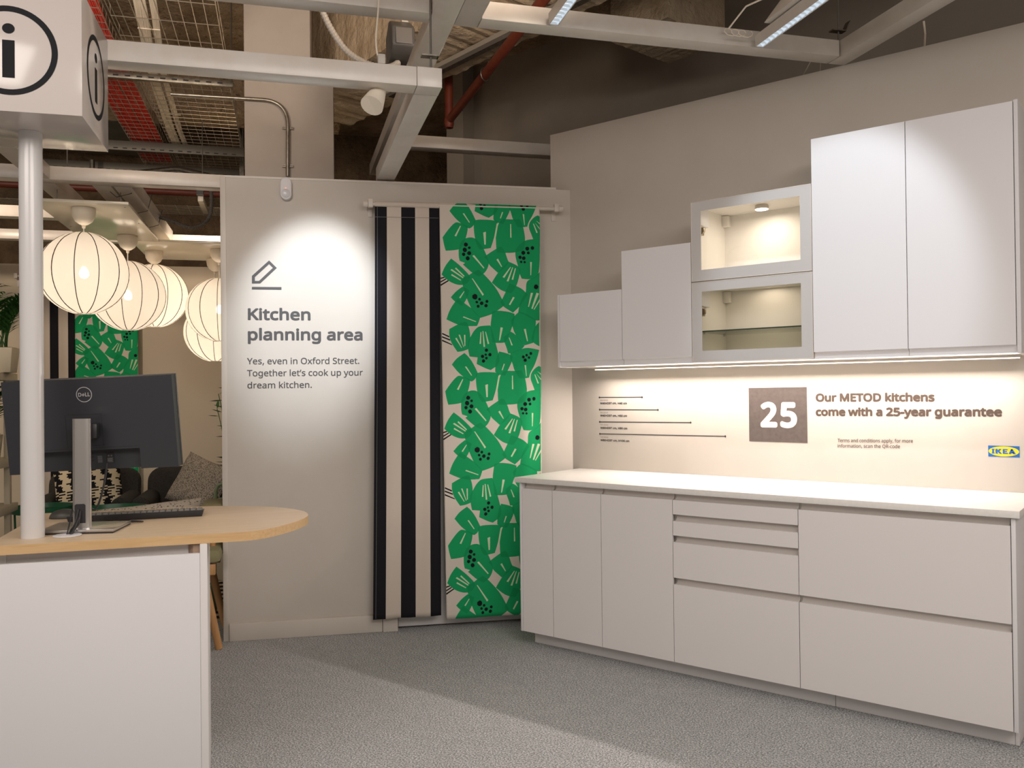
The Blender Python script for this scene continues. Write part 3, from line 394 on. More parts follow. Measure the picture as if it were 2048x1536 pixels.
# LED bars
LEDM = mat('led_lens', (.8, .88, .95), .3, emit=((.78, .90, 1), 1.6)); REFL = mat('led_reflector', (.75, .8, .85), .15, metal=.9, emit=((.75, .88, 1), .35))
def ledbar(x0, x1, y0, y1, label, pitch=.034):
    z = 2.93; t = Thing('linear_lamp', label, 'lamp', G, ((x0+x1)/2, (y0+y1)/2, z), 'linear ceiling lamps')
    m = MB().box(x0, x0+.003, y0, y1, z, z+.045).box(x1-.003, x1, y0, y1, z, z+.045).box(x0, x1, y0, y1, z+.045, z+.05).box(x0, x1, y1-.003, y1, z, z+.045).box(x0, x1, y0, y0+.003, z, z+.045)
    t.part('housing', m, GRIDW)
    k = int((y1-y0-.006)/pitch); xm = (x0+x1)/2
    for i in range(k):
        y = y1-.004-(i+1)*pitch; c = MB(); a, b, u, w = x0+.004, x1-.004, y+.001, y+pitch-.001
        s_ = .007; lo = [(a, u, z+.002), (b, u, z+.002), (b, w, z+.002), (a, w, z+.002)]; hi = [(xm-s_, (u+w)/2-s_, z+.024), (xm+s_, (u+w)/2-s_, z+.024), (xm+s_, (u+w)/2+s_, z+.024), (xm-s_, (u+w)/2+s_, z+.024)]
        c.add(lo+hi, [(0, 1, 5, 4), (1, 2, 6, 5), (2, 3, 7, 6), (3, 0, 4, 7)], 0); c.add(hi, [(0, 1, 2, 3)], 1)
        t.part('cell', c, [REFL, LEDM], smooth=0)
    return t
ledbar(1.100, 1.142, 2.3, 3.438, 'short lit linear lamp with square cells at the top centre')
t = ledbar(2.084, 2.126, 2.0, 3.440, 'long lit linear lamp with square cells above the glass cabinets')
t.part('driver_box', MB().hexa([(2.055, 2.95, 2.985), (2.115, 2.95, 2.985), (2.115, 3.32, 2.985), (2.055, 3.32, 2.985), (2.06, 2.96, 3.03), (2.11, 2.96, 3.03), (2.11, 3.20, 3.03), (2.06, 3.20, 3.03)]), GRIDW, bevel=.003)
cb = [(2.07, 3.1, 3.02), (2.03, 3.22, 3.06), (1.97, 3.32, 3.05), (1.94, 3.42, 2.99)]
t.part('cord', MB().tube(cb, .004, 6), WCAB)
cl = [(1.94+.028*math.cos(i*.8)+i*.0045, 3.44, 2.985+.016*math.sin(i*.8)) for i in range(26)]
t.part('cord_coil', MB().tube(cl, .0022, 5), WCAB)
# ---------------------------------------------------------------- emergency light, flexible conduit, cone lamp
GREYP = mat('grey_plastic', (.09, .088, .085), .5); GREYL = mat('light_grey_plastic', (.52, .48, .43), .5)
t = Thing('emergency_floodlight', 'dark grey wedge-shaped floodlight hanging by the conduit behind the frame', 'lamp', G, (.62, 4.55, 3.2))
t.part('body', MB().prism([(4.36, 3.165), (4.44, 3.13), (4.62, 3.14), (4.64, 3.30), (4.50, 3.345), (4.38, 3.27)], .550, .672, axis=0), GREYP, bevel=.012)
t.part('face', MB().prism([(4.352, 3.172), (4.372, 3.262), (4.378, 3.260), (4.358, 3.170)], .57, .655, axis=0), mat('grey_plastic_face', (.17, .165, .16), .4), bevel=.004)
t.part('bracket', MB().box(.62, .655, 4.5, 4.53, 3.345, 3.62), GREYL)
fl = [(.19, 4.39, 3.52), (.19, 4.39, 3.40), (.20, 4.39, 3.32), (.25, 4.40, 3.22), (.32, 4.41, 3.13), (.41, 4.42, 3.08), (.50, 4.44, 3.07), (.56, 4.47, 3.09), (.60, 4.50, 3.125)]
def smooth_path(P, n=6):
    P = [Vector(p) for p in P]; out = []
    for i in range(len(P)-1):
        a, b, c, d = P[max(i-1, 0)], P[i], P[i+1], P[min(i+2, len(P)-1)]
        for k in range(n):
            t = k/n; out.append(.5*((2*b)+(c-a)*t+(2*a-5*b+4*c-d)*t*t+(3*b-3*c+d-a)*t**3))
    out.append(P[-1]); return out
def flex(name, P, r, mats, label, F=G, n=14):
    Q = smooth_path(P, n); rr = [r*(1.0 if i % 2 else .86) for i in range(len(Q))]
    t = Thing(name, label, 'conduit', F, tuple(Q[0]), 'flexible hoses')
    t.part('hose', MB().tube(Q, rr, 10), mats, smooth=0)
    a = Q[0]; t.part('fitting', MB().tube([a, a+(Q[0]-Q[2]).normalized()*.05], r*1.25, 10), STEEL)
    return t
flex('flexible_conduit', fl, .017, GREYL, 'light grey ribbed hose looping down to the grey floodlight')
t = Thing('spot_lamp', 'cream cone spot lamp hanging from the lower frame beam on a thin cord', 'lamp', G, (.375, 3.45, 2.55))
CRM = mat('cream_plastic', (.84, .76, .64), .45)
cone = MB(); ax0 = Vector((.395, 3.515, 2.63)); ax1 = Vector((.352, 3.46, 2.535))
dv = (ax1-ax0); cone.tube([ax0, ax0+dv*.1, ax0+dv*.55, ax1, ax0+dv*.97, ax0+dv*.4], [.020, .026, .038, .047, .044, .02], 20)
t.part('shade', cone, CRM)
t.part('clamp', MB().box(.372, .402, 3.40, 3.43, ZL+H, ZL+H+.04), GREYL, bevel=.003)
t.part('cord', MB().tube(smooth_path([(.380, 3.44, ZL+H+.02), (.37, 3.45, 2.80), (.385, 3.47, 2.98), (.375, 3.44, 3.2)], 5), .0035, 6), WCAB)
# loose cords over the partition at the right
for pts, lab in (([(2.585, 3.66, 3.10), (2.575, 3.73, 3.02), (2.561, 3.790, 2.952)], 'thin cream cord hanging below the beam, left of the angled joint'), ([(2.585, 3.66, 3.10), (2.605, 3.69, 3.02), (2.617, 3.716, 2.952)], 'thin cream cord hanging below the beam, nearest the angled joint')):
    single('cord', MB().tube(pts, .0022, 5), WCAB, lab, 'cord', G, pts[0])
single('cord', MB().tube([(2.88, 3.30, 3.07), (2.90, 3.315, 3.02), (2.908, 3.330, 2.952)], .005, 6), WCAB, 'short white cord leading to the top edge of the kitchen wall above the tallest cabinet', 'cord', G, (2.88, 3.30, 3.07))
# ---------------------------------------------------------------- pipes and conduits
def pipe(name, P, r, m, label, F=G, seg=12, clips=(), joints=()):
    t = Thing(name, label, 'pipe', F, tuple(P[0]), 'red sprinkler pipes' if name == 'sprinkler_pipe' else 'galvanised conduits'); t.part('tube', MB().tube(P, r, seg), m)
    for (p, q) in joints: t.part('coupling', MB().cyl(p, q, r*1.35, seg), m)
    for c in clips: t.part('saddle_clip', MB().cyl((c[0]-.03, c[1]+.006, c[2]), (c[0]+.03, c[1]+.006, c[2]), .007, 8).box(c[0]-.034, c[0]+.034, c[1]+.0, c[1]+.02, c[2]-.008, c[2]+.008), STEEL)
    return t
def el(P, rad=.06, n=6):
    P = [Vector(p) for p in P]; out = [P[0]]
    for i in range(1, len(P)-1):
        a = P[i]+(P[i-1]-P[i]).normalized()*rad; b = P[i]+(P[i+1]-P[i]).normalized()*rad
        for k in range(n+1): t = k/n; out.append(a*(1-t)**2+P[i]*2*t*(1-t)+b*t*t)
    out.append(P[-1]); return out
t = pipe('sprinkler_pipe', [(-1.40, .40, 3.40), (-.078, -.488, 3.40), (.9, -1.15, 3.40)], .031, REDP, 'red diagonal sprinkler pipe running up to the top centre', F=K)
t.part('pipe_ring', MB().tube([(-.66, -.098+.04*math.cos(k*.42), 3.40+.04*math.sin(k*.42)) for k in range(16)]+[(-.66, -.06, 3.50)], .004, 6), STEEL)
t = pipe('sprinkler_pipe', [(-1.446, .428, 3.34), (-1.446, .428, 3.9)], .031, REDP, 'short vertical dark red pipe dropping to the diagonal pipe', F=K)
t.part('elbow', MB().lathe([(.015, -.030), (.030, -.022), (.037, 0), (.036, .03), (.035, .04)], (-1.446, .428, 3.37), 14), REDP)
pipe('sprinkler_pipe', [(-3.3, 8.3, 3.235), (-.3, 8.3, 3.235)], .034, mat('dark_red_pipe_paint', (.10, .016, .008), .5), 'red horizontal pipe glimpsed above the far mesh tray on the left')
# conduit on the column (column face plane y=.80 in the back-wall frame)
P_ = el([(-2.42, .778, 3.30), (-1.695, .778, 3.295), (-1.70, .778, 2.80)], .16, 10)
pipe('conduit', P_, .0125, STEEL, 'galvanised conduit bending down the face of the column above the sensor', F=B, clips=[(-1.697, .7795, 3.12), (-1.70, .7795, 2.87)])
P_ = el([(-1.70, 8.6, 3.56), (-1.70, 8.6, 3.40), (-.90, 8.1, 3.40), (-.62, 7.9, 3.30)], .05, 8)
pipe('conduit', P_, .022, STEEL, 'galvanised conduit with a round tee box below the far struts on the left', joints=[((-1.70, 8.6, 3.36), (-1.70, 8.6, 3.44))])
flex('flexible_conduit', [(-.862, 6.60, 2.665), (-.774, 6.6, 2.636), (-.651, 6.6, 2.597), (-.568, 6.6, 2.626), (-.52, 6.6, 2.683), (-.505, 6.6, 2.787), (-.511, 6.6, 2.95)], .015, mat('dark_grey_hose', (.07, .065, .058), .6), 'dark grey ribbed hose curving from the white trunking on the left')
# strut channel running with the pale concrete beam
SPt = Matrix(((math.sin(q_), -math.cos(q_), 0, -1.306), (math.cos(q_), math.sin(q_), 0, .207), (0, 0, 1, 0), (0, 0, 0, 1)))
t = Thing('conduit_rail', 'grey strut channel with bolts fixed along the pale concrete beam', 'rail', SPt, (-.19, -.6, 3.56))
t.part('channel', MB().box(-.185, -.145, -2.2, .42, 3.555, 3.585), STEEL); t.part('channel', MB().box(-.235, -.190, -2.2, .42, 3.555, 3.585), mat('pale_channel', (.45, .41, .35), .5, metal=.3))
for k in range(4): t.part('bolt', MB().cyl((-.165, .05-.075*k, 3.505), (-.165, .05-.075*k, 3.554), .011, 8).cyl((-.165, .05-.075*k, 3.535), (-.165, .05-.075*k, 3.545), .02, 8), STEEL)
# mesh cable trays
def wires(x0, x1, y0, y1, z, px, ys, side=.06, r=.0026):
    m = MB(); n = round((x1-x0)/px)
    for i in range(n+1): m.tube([(x0+(x1-x0)*i/n, y0, z), (x0+(x1-x0)*i/n, y1, z)], r, 4, False)
    for xx in (x0-.004, x1+.004): m.tube([(xx, y0, z+side), (xx, y1, z+side)], r, 4, False)
    for y in ys: m.tube([(x0-.004, y, z+side), (x0-.002, y, z-.003), (x1+.002, y, z-.003), (x1+.004, y, z+side)], r, 4, False)
    return m
def frange(a, b, s):
    o = []
    while a < b: o.append(a); a += s
    return o
t = Thing('cable_tray', 'wire mesh cable tray carrying cream cable bundles beside the column', 'cable tray', G, (-.66, 6.5, 3.6), 'wire mesh cable trays')
t.part('wire_basket', wires(-.96, -.36, 4.0, 8.95, 3.6, .0667, frange(4.25, 6.0, .284)+frange(6.05, 8.95, .1)), WIRE, stuff=True, smooth=0)
m = MB(); R = random.Random(3)
for x0, x1, n in ((-.803, -.747, 9), (-.717, -.688, 5)):
    for i in range(n):
        for lay in (0, 1):
            bx = x0+(x1-x0)*(i+.5*lay)/(n-1); P_ = [(bx+R.uniform(-.0015, .0015)-.095*min(1, max(0, (y-5.15)/1.2))-.04*min(1, max(0, (y-6.35)/1.3)), y, 3.609+.0075*lay+R.uniform(0, .003)) for y in frange(3.9, 8.3, .18)]
            m.tube(P_, .0042, 5)
t.part('cream_cables', m, WCAB, stuff=True)
for y in (4.7, 5.55, 6.45, 7.2):
    t.part('cable_tie', MB().box(-.81-.095*min(1, max(0, (y-5.15)/1.2)), -.682-.095*min(1, max(0, (y-5.15)/1.2)), y, y+.012, 3.602, 3.606), WCAB)
t = Thing('cable_tray', 'wire mesh cable tray packed with bright red cables beside the information sign', 'cable tray', G, (-1.15, 6.5, 3.6), 'wire mesh cable trays')
t.part('wire_basket', wires(-1.28, -1.01, 4.0, 8.95, 3.6, .06, frange(4.3, 8.95, .1)), WIRE, stuff=True, smooth=0)
m = MB()
for i in range(26):
    for lay in (0, 1):
        if R.random() < .25: continue
        bx = -1.265+.24*i/25; P_ = [(bx+R.uniform(-.006, .006)+.03*min(1, max(0, (6-y)/1.2)), y, 3.609+.008*lay+R.uniform(0, .004)) for y in frange(3.9, 8.9, .2)]
        m.tube(P_, .0045, 5)
t.part('red_cables', m, REDC, stuff=True)
t = Thing('cable_tray', 'far wire mesh tray seen edge-on behind the white trunking', 'cable tray', G, (-1.5, 8.0, 3.0), 'wire mesh cable trays')
t.part('wire_basket', wires(-2.9, -.2, 7.85, 8.25, 3.02, .1, frange(7.87, 8.25, .05)), WIRE, stuff=True, smooth=0)
def strut(x0, x1, y, z, label, big=0):
    t = Thing('strut_channel', label, 'strut', G, ((x0+x1)/2, y, z), 'slotted struts carrying the trays')
    t.part('channel', MB().box(x0, x1, y, y+.041, z-.04*big, z+.0415), STEELD if big else STEEL, bevel=.002)
    sl = MB()
    for x in frange(x0+.04, x1-.04, .075): sl.box(x, x+.035, y-.0012, y+.002, z+.012-.04*big, z+.022-.04*big)
    t.part('slots', sl, BLK, stuff=True)
    t.part('drop_rod', MB().cyl((x1-.010, y+.02, z+.04), (x1-.010, y+.02, 4.319), .005, 6), STEELD)
strut(-1.75, -.33, 6.28, 3.545, 'slotted strut under the mesh trays just below the lower frame beam')
strut(-1.9, -.33, 7.98, 3.545, 'slotted strut under the mesh trays beside the sign box corner', 1)
strut(-2.4, -.33, 8.75, 3.545, 'farthest slotted strut under the mesh trays on the left', 1)
t = Thing('ventilation_duct', 'grey-green sheet metal duct above the trays left of the column', 'duct', G, (-1.9, 7.6, 3.8))
DUCT = mat('dull_green_sheet', (.20, .215, .17), .45, metal=.35, noise=(6, (.14, .15, .115), .3, .7))
t.part('casing', MB().box(-2.9, -1.32, 6.6, 9.2, 3.78, 4.2), DUCT, bevel=.004)
for y in (7.2, 8.0, 8.8): t.part('flange', MB().box(-2.93, -1.29, y, y+.03, 3.755, 4.22), STEELD)
t = Thing('strut_bracket', 'short slotted bracket hanging behind the dark grey hose', 'bracket', G, (-.62, 7.4, 2.95))
t.part('rail', MB().hexa([(-.645, 7.1, 2.90), (-.605, 7.1, 2.90), (-.605, 7.6, 2.90), (-.645, 7.6, 2.90), (-.645, 7.1, 2.94), (-.605, 7.1, 2.94), (-.605, 7.6, 2.94), (-.645, 7.6, 2.94)]), STEEL)
t.part('block', MB().box(-.65, -.60, 7.04, 7.1, 2.94, 2.99), BLK); t.part('drop_rod', MB().cyl((-.625, 7.3, 2.94), (-.625, 7.3, 3.59), .004, 6), STEELD)
for i, (x, w) in enumerate(((-.40, .04), (1.40, .0))):
    if w: single('strut_post', MB().box(x, x+w, 8.6, 8.64, 3.0, 4.3), STEEL, 'upright slotted strut at the left edge of the column', 'strut', G, (x, 8.6, 3.0))
# ---------------------------------------------------------------- kitchen base units
GRIP_TINT = mat('grip_foil_bounce_tint', (.68, .63, .59), .40)  # same foil as the fronts, warmer and darker: groove bounce painted in
FY = -.62
def front(mb, x0, x1, z0, z1, g=False):
    """handleless front: flat face with a scooped grip along its top edge, cross-section in y,z"""
    top = z1+.028
    prof = [(FY, z0), (FY, z1), (FY+.012, z1), (FY+.012, z0)]; grip = [(FY+.0122, z1-.004), (FY+.0122, z1), (FY+.020, z1+.001), (FY+.027, z1+.004), (FY+.0315, z1+.010), (FY+.033, z1+.018), (FY+.033, top), (FY+.037, top), (FY+.037, z1-.004)]
    if g: return mb.prism(grip, x0+.004, x1-.004, axis=0)
    return mb.prism(prof, x0, x1, axis=0)
def carcass(x0, x1, y0, y1, z0, z1):
    return MB().box(x0, x1, y0, y1, z0, z1)
units = [(0, .2, 'narrow', [(.08, .85)]), (.2, .5, 'second', [(.08, .85)]), (.5, .9, 'third', [(.08, .85)]), (.9, 1.5, 'drawers', [(.78, .85), (.68, .75), (.48, .65), (.08, .45)]), (1.5, 2.3, 'wide', [(.48, .85), (.08, .45)])]
labs = ['narrowest white base cabinet at the left end of the run, beside the curtain', 'white base cabinet with one door, second from the left end',
        'white single-door base cabinet just left of the drawer stack', 'white base cabinet with four handleless drawers in the middle of the run', 'widest white base cabinet with two deep drawers at the right end']
for (x0, x1, k, fr), lab in zip(units, labs):
    t = Thing('base_cabinet', lab, 'cabinet', K, ((x0+x1)/2, -.3, .08), 'white base cabinets')
    t.part('body', carcass(x0+.0005, x1-.0005, -.5815, -.012, .08, .8795), CARC)
    for z0, z1 in fr:
        fr_ = t.part('drawer' if len(fr) > 1 else 'door', front(MB(), x0+.0015, x1-.0015, z0+.001, z1-.001), WHT2, smooth=32); t.part('grip', front(MB(), x0+.0015, x1-.0015, z0+.001, z1-.001, True), GRIP_TINT, parent=fr_, smooth=40)
single('cover_panel', MB().box(-.0145, -.001, -.622, -.012, .08, .8795), WHT, 'thin white cover panel at the left end of the base cabinets', 'panel', K, (-.008, -.3, .08), bevel=.001)
single('cover_panel', MB().box(2.3015, 2.3165, -.622, -.012, .08, .8795), WHT, 'tall white cover panel closing the right end of the base cabinets', 'panel', K, (2.309, -.3, .08), bevel=.001)
t = Thing('plinth', 'recessed white plinth under the base cabinets along the carpet', 'plinth', K, (1.15, -.53, 0))
t.part('board', MB().box(.012, 1.62, -.532, -.518, .001, .0795), WHT2, bevel=.001); t.part('board', MB().box(1.622, 2.292, -.532, -.518, .001, .0795), WHT2, bevel=.001)
t.part('board', MB().box(2.293, 2.307, -.534, -.02, .001, .0795), WHT2, bevel=.001)
t.part('board', MB().box(.012, .026, -.517, -.02, .001, .0795), WHT2, bevel=.001)
single('worktop', MB().box(-.036, 2.332, -.637, -.001, .8805, .908), TOPW, 'long white laminate worktop lying on the base cabinets', 'worktop', K, (1.15, -.3, .8805), bevel=.0015)
# ---------------------------------------------------------------- wall units
Z0 = 1.5056; WY = -.39
def wdoor(x0, x1, z0, z1):
    prof = [(WY, z1), (WY, z0+.030), (WY+.008, z0+.029), (WY+.013, z0+.025), (WY+.0165, z0+.017), (WY+.0175, z0), (WY+.020, z0), (WY+.020, z1)]
    return MB().prism(prof, x0, x1, axis=0)
for x0, x1, h, lab, nd in ((.1, .5, .4, 'lowest white wall cabinet at the left end of the stepped row', 1), (.5, .9, .6, 'white wall cabinet one step taller, left of the glass cabinets', 1), (1.5, 2.3, 1.0, 'tallest white wall cabinet with two doors at the right end', 2)):
    t = Thing('wall_cabinet', lab, 'cabinet', K, ((x0+x1)/2, -.2, Z0), 'stepped white wall cabinets')
    t.part('body', MB().box(x0+.0005, x1-.0005, -.368, -.001, Z0, Z0+h), CARC)
    w = (x1-x0)/nd
    for i in range(nd): t.part('door', wdoor(x0+i*w+.0015, x0+(i+1)*w-.0015, Z0+.001, Z0+h-.001), WHT, smooth=32)
single('cover_panel', MB().box(.0865, .099, -.388, -.001, Z0-.002, Z0+.4), WHT, 'narrow white cover panel on the left side of the lowest wall cabinet', 'panel', K, (.093, -.2, Z0))
single('cover_panel', MB().box(2.3015, 2.3165, -.392, -.001, Z0-.002, Z0+1.003), WHT, 'tall white cover panel on the right side of the tallest wall cabinet', 'panel', K, (2.309, -.2, Z0), bevel=.001)
HINGE = mat('brass_toned_hinge', (.36, .29, .2), .35, metal=.8)
for j, (z0, lab) in enumerate(((Z0, 'lower glass-door wall cabinet with a glass shelf inside'), (Z0+.4, 'upper glass-door wall cabinet lit by a round puck lamp'))):
    x0, x1, z1 = .9, 1.5, z0+.3995; t = Thing('glass_cabinet', lab, 'cabinet', K, (1.2, -.2, z0), 'glass-door wall cabinets')
    m = MB().box(x0+.0005, x0+.0185, -.368, -.001, z0, z1).box(x1-.0185, x1-.0005, -.368, -.001, z0, z1).box(x0+.0185, x1-.0185, -.368, -.001, z0, z0+.018).box(x0+.0185, x1-.0185, -.368, -.001, z1-.018, z1)
    t.part('body', m, CARC); t.part('back_panel', MB().box(x0+.0185, x1-.0185, -.022, -.016, z0+.018, z1-.018), CARC)
    A, Bx, C_, D_ = x0+.0015, x1-.0015, z0+.0015, z1-.0015; w = .0035
    t.part('door_rim', MB().box(A, A+w, WY, -.371, C_, D_).box(Bx-w, Bx, WY, -.371, C_, D_).box(A+w, Bx-w, WY, -.371, C_, C_+w).box(A+w, Bx-w, WY, -.371, D_-w, D_), SKIRT, bevel=.0006)
    bx, bt, bb = .049, .045, .052; a, b, c, d = A+w, Bx-w, C_+w, D_-w; y0, y1 = WY+.0015, WY+.006
    t.part('frosted_border', MB().box(a, a+bx, y0, y1, c, d).box(b-bx, b, y0, y1, c, d).box(a+bx, b-bx, y0, y1, c, c+bb).box(a+bx, b-bx, y0, y1, d-bt, d), FROST)
    t.part('pane', MB().add([(a+bx, y0+.002, c+bb), (b-bx, y0+.002, c+bb), (b-bx, y0+.002, d-bt), (a+bx, y0+.002, d-bt)], [(0, 1, 2, 3)]), GLASS)
    for zz in ([z0+.255] if j == 0 else [z0+.26]):
        t.part('hinge', MB().box(x0+.0187, x0+.040, -.352, -.318, zz-.022, zz+.020).hexa([(x0+.04, -.352, zz-.02), (x0+.060, -.366, zz-.01), (x0+.060, -.35, zz-.01), (x0+.04, -.33, zz-.02), (x0+.04, -.352, zz+.016), (x0+.060, -.366, zz+.008), (x0+.060, -.35, zz+.008), (x0+.04, -.33, zz+.016)]), HINGE, bevel=.0015)
        t.part('damper', MB().box(x0+.0187, x0+.035, -.352, -.25, zz+.028, zz+.115), WHT, bevel=.002)
    t.part('hanging_bracket', MB().box(x0+.0187, x0+.053, -.06, -.0225, z1-.078, z1-.020), CARC, bevel=.002)
    if j == 0:
        t.part('shelf', MB().box(x0+.019, x1-.019, -.355, -.024, z0+.152, z0+.158), GSH)
        t.part('shelf_edge', MB().box(x0+.019, x1-.019, -.3565, -.3551, z0+.152, z0+.158), GEDGE)
        for yy in (-.30, -.06): t.part('shelf_pin', MB().cyl((x0+.0187, yy, z0+.148), (x0+.03, yy, z0+.148), .003, 8), ALU)
    else:
        t.part('puck_lamp', MB().lathe([(.031, .008), (.034, 0), (.034, -.012), (.028, -.013)], (1.18, -.17, z1-.026), 28), SKIRT)
        t.part('puck_lens', MB().lathe([(.031, 0), (.031, -.0015)], (1.18, -.17, z1-.0391), 28), mat('lit_lens', (1, .95, .85), .4, emit=((1, .93, .82), 9)))
# strip lamp under the row
t = Thing('strip_lamp', 'slim lit LED strip along the underside of the wall cabinets', 'lamp', K, (1.2, -.12, 1.49))
t.part('housing', MB().box(.16, 2.28, -.135, -.105, 1.4935, 1.5035), SKIRT)
t.part('diffuser', MB().box(.165, 2.275, -.131, -.109, 1.4895, 1.4933), mat('strip_lens', (1, .95, .85), .4, emit=((1, .90, .76), 3.2)))
# ---------------------------------------------------------------- lettering on the kitchen wall
def arrow(mb, x0, x1, z, z_end, th=.0032):
    k = (z_end-z)/(x1-x0)
    def q(x): return z+k*(x-x0)
    y = -.0012
    mb.add([(x0+.004, y, q(x0)-th/2), (x1-.004, y, q(x1)-th/2), (x1-.004, y, q(x1)+th/2), (x0+.004, y, q(x0)+th/2)], [(0, 1, 2, 3)])
    mb.add([(x0, y, q(x0)), (x0+.008, y, q(x0)-.0085), (x0+.008, y, q(x0)+.0085)], [(0, 1, 2)])
    mb.add([(x1, y, q(x1)), (x1-.008, y, q(x1)-.0085), (x1-.008, y, q(x1)+.0085)], [(0, 1, 2)])
    return mb
t = Thing('size_chart_lettering', 'four black dimension arrows with small size texts on the wall above the worktop', 'lettering', K, (.5, 0, 1.2))
for (x1, z, zt, s) in ((.402, 1.3322, 1.2915, 'W40×D37 cm, H40 cm'), (.502, 1.2600, 1.2190, 'W40×D37 cm, H60 cm'), (.702, 1.1875, 1.1465, 'W60×D37 cm, H80 cm'), (.902, 1.1170, 1.0740, 'W80×D37 cm, H100 cm')):
    t.part('arrow', arrow(MB(), .105, x1, z, z+(.0 if x1 < .6 else .004), .0048), BLACK)
    t.part('size_text', text(MB(), s, .1145, .2965 if 'H100' not in s else .3095, zt, .0118, .0007), BLACK)
    t.part('caption', text(MB(), 'Wall cabinets', .1145, .169, zt+.0215, .0060, .0003), mat('faint_print', (.34, .29, .25), .6))
t = Thing('guarantee_sign', 'dark square with a pale 25 printed on the wall above the worktop', 'sign', K, (1.18, 0, 1.24))
t.part('square', MB().prism([(1.0296, 1.0985), (1.3335, 1.0975), (1.3335, 1.3785), (1.0296, 1.3770)], -.0012, 0, axis=1), BROWNP)
for ch, q0, q1 in (('2', 1.092, 1.181), ('5', 1.196, 1.283)): t.part('digit', text(MB(), ch, q0, q1, 1.172, .131, .0085, y=-.0018), mat('pale_print', (.80, .72, .64), .6))
t = Thing('guarantee_lettering', 'two lines of dark lettering about a 25-year guarantee right of the dark square', 'lettering', K, (1.7, 0, 1.3))
DKP = mat('dark_brown_print', (.085, .058, .045), .6)
t.part('text_line', text(MB(), 'Our METOD kitchens', 1.3777, 1.9198, 1.3050, .0405, .0027), DKP)
t.part('text_line', text(MB(), 'come with a 25-year guarantee', 1.3767, 2.1898, 1.2340, .0405, .0027, slope=.006), DKP)
t = Thing('terms_lettering', 'two short lines of thin small print left of the blue and yellow logo', 'lettering', K, (1.6, 0, 1.1))
t.part('text_line', text(MB(), 'Terms and conditions apply, for more', 1.4815, 1.8243, 1.1065, .0165, .0002, slope=.02), DKP)
t.part('text_line', text(MB(), 'information, scan the QR-code', 1.4811, 1.7676, 1.0800, .0165, .0002, slope=.02), DKP)
BLU = mat('logo_blue', (.012, .13, .42), .45); YEL = mat('logo_yellow', (.95, .66, .03), .45)
t = Thing('shop_logo', 'small blue rectangle with a yellow oval and blue capitals at the right end', 'logo', K, (2.194, 0, 1.086))
lx, lz, lw, lh = 2.194, 1.0855, .1205, .0485
t.part('field', MB().box(lx-lw/2, lx+lw/2, -.0012, 0, lz-lh/2, lz+lh/2), BLU)
t.part('oval', MB().prism([(lx+.0585*math.cos(k*PI/24), lz+.0222*math.sin(k*PI/24)) for k in range(48)], -.0016, -.0012, axis=1), YEL)
def poly_letters(defs, ox, oz, sx, sz, y, mb=None):
    mb = mb or MB()
    for p in defs: mb.prism([(ox+a*sx, oz+b*sz) for a, b in p], y, y+.0004, axis=1)
    return mb
IK = [[(0, 0), (9, 0), (9, 4), (7.5, 4), (7.5, 16), (9, 16), (9, 20), (0, 20), (0, 16), (1.5, 16), (1.5, 4), (0, 4)],
      [(12, 0), (20, 0), (20, 4), (18.8, 4), (18.8, 20), (12, 20)], [(18.8, 9), (25, 0), (33, 0), (24.5, 11), (32, 20), (24, 20), (18.8, 13)],
      [(35, 0), (41, 0), (41, 20), (35, 20)], [(41, 0), (51, 0), (51, 5), (41, 5)], [(41, 8), (48, 8), (48, 12.3), (41, 12.3)], [(41, 15.5), (50.5, 15.5), (50.5, 20), (41, 20)],
      [(53, 0), (60, 0), (62, 5), (66, 20), (60.5, 20)], [(66, 20), (60.5, 20), (66.8, 0), (76, 0)], [(60, 3.6), (70, 3.6), (69, 8), (61, 8)]]
t.part('capitals', poly_letters(IK, lx-.0465, lz-.0105, .093/76, .021/20, -.0021), BLU)
# ---------------------------------------------------------------- lettering and sensor on the back wall
t = Thing('planning_area_lettering', 'grey pencil icon with heading and text lines in the spotlight on the sign wall', 'lettering', B, (-1.6, 0, 1.7))
ic = MB(); o_ = [(-1.761, 2.1272), (-1.7191, 2.0854), (-1.8102, 1.9962), (-1.8552, 1.9957), (-1.8550, 2.0381)]; i_ = [(-1.7612, 2.1065), (-1.7403, 2.0856), (-1.8167, 2.0106), (-1.8389, 2.0103), (-1.8387, 2.0321)]
ic.add([(p[0], -.0012, p[1]) for p in o_+i_], [(k, (k+1) % 5, 5+(k+1) % 5, 5+k) for k in range(5)])
t.part('pencil_icon', ic, PRINT); t.part('icon_bar', MB().add([(-1.8553, -.0012, 1.9620), (-1.6946, -.0012, 1.9620), (-1.6946, -.0012, 1.9775), (-1.8553, -.0012, 1.9765)], [(0, 1, 2, 3)]), PRINT)
for s, x0, x1, z, cap, fat in (('Kitchen', -1.8783, -1.5358, 1.7895, .0665, .0033), ('planning area', -1.8792, -1.2450, 1.6757, .0665, .0033), ('Yes, even in Oxford Street.', -1.8844, -1.2651, 1.5415, .0350, .0006),
                               ('Together let’s cook up your', -1.8849, -1.2457, 1.4740, .0350, .0006), ('dream kitchen.', -1.8837, -1.5318, 1.4060, .0350, .0006)):
    t.part('text_line', text(MB(), s, x0, x1, z, cap, fat), PRINT)
t = Thing('motion_sensor', 'small white rounded sensor at the top edge of the sign wall', 'sensor', B, (-1.664, 0, 2.53))
pr = [(x, z) for x, _, z in arc((-1.664, 2.499), .031, 180, 360, 10)]+[(x, z) for x, _, z in arc((-1.664, 2.563), .031, 0, 180, 10)]
t.part('casing', MB().prism([(p[0], p[1]) for p in pr], -.034, 0, axis=1), WHT, bevel=.006)
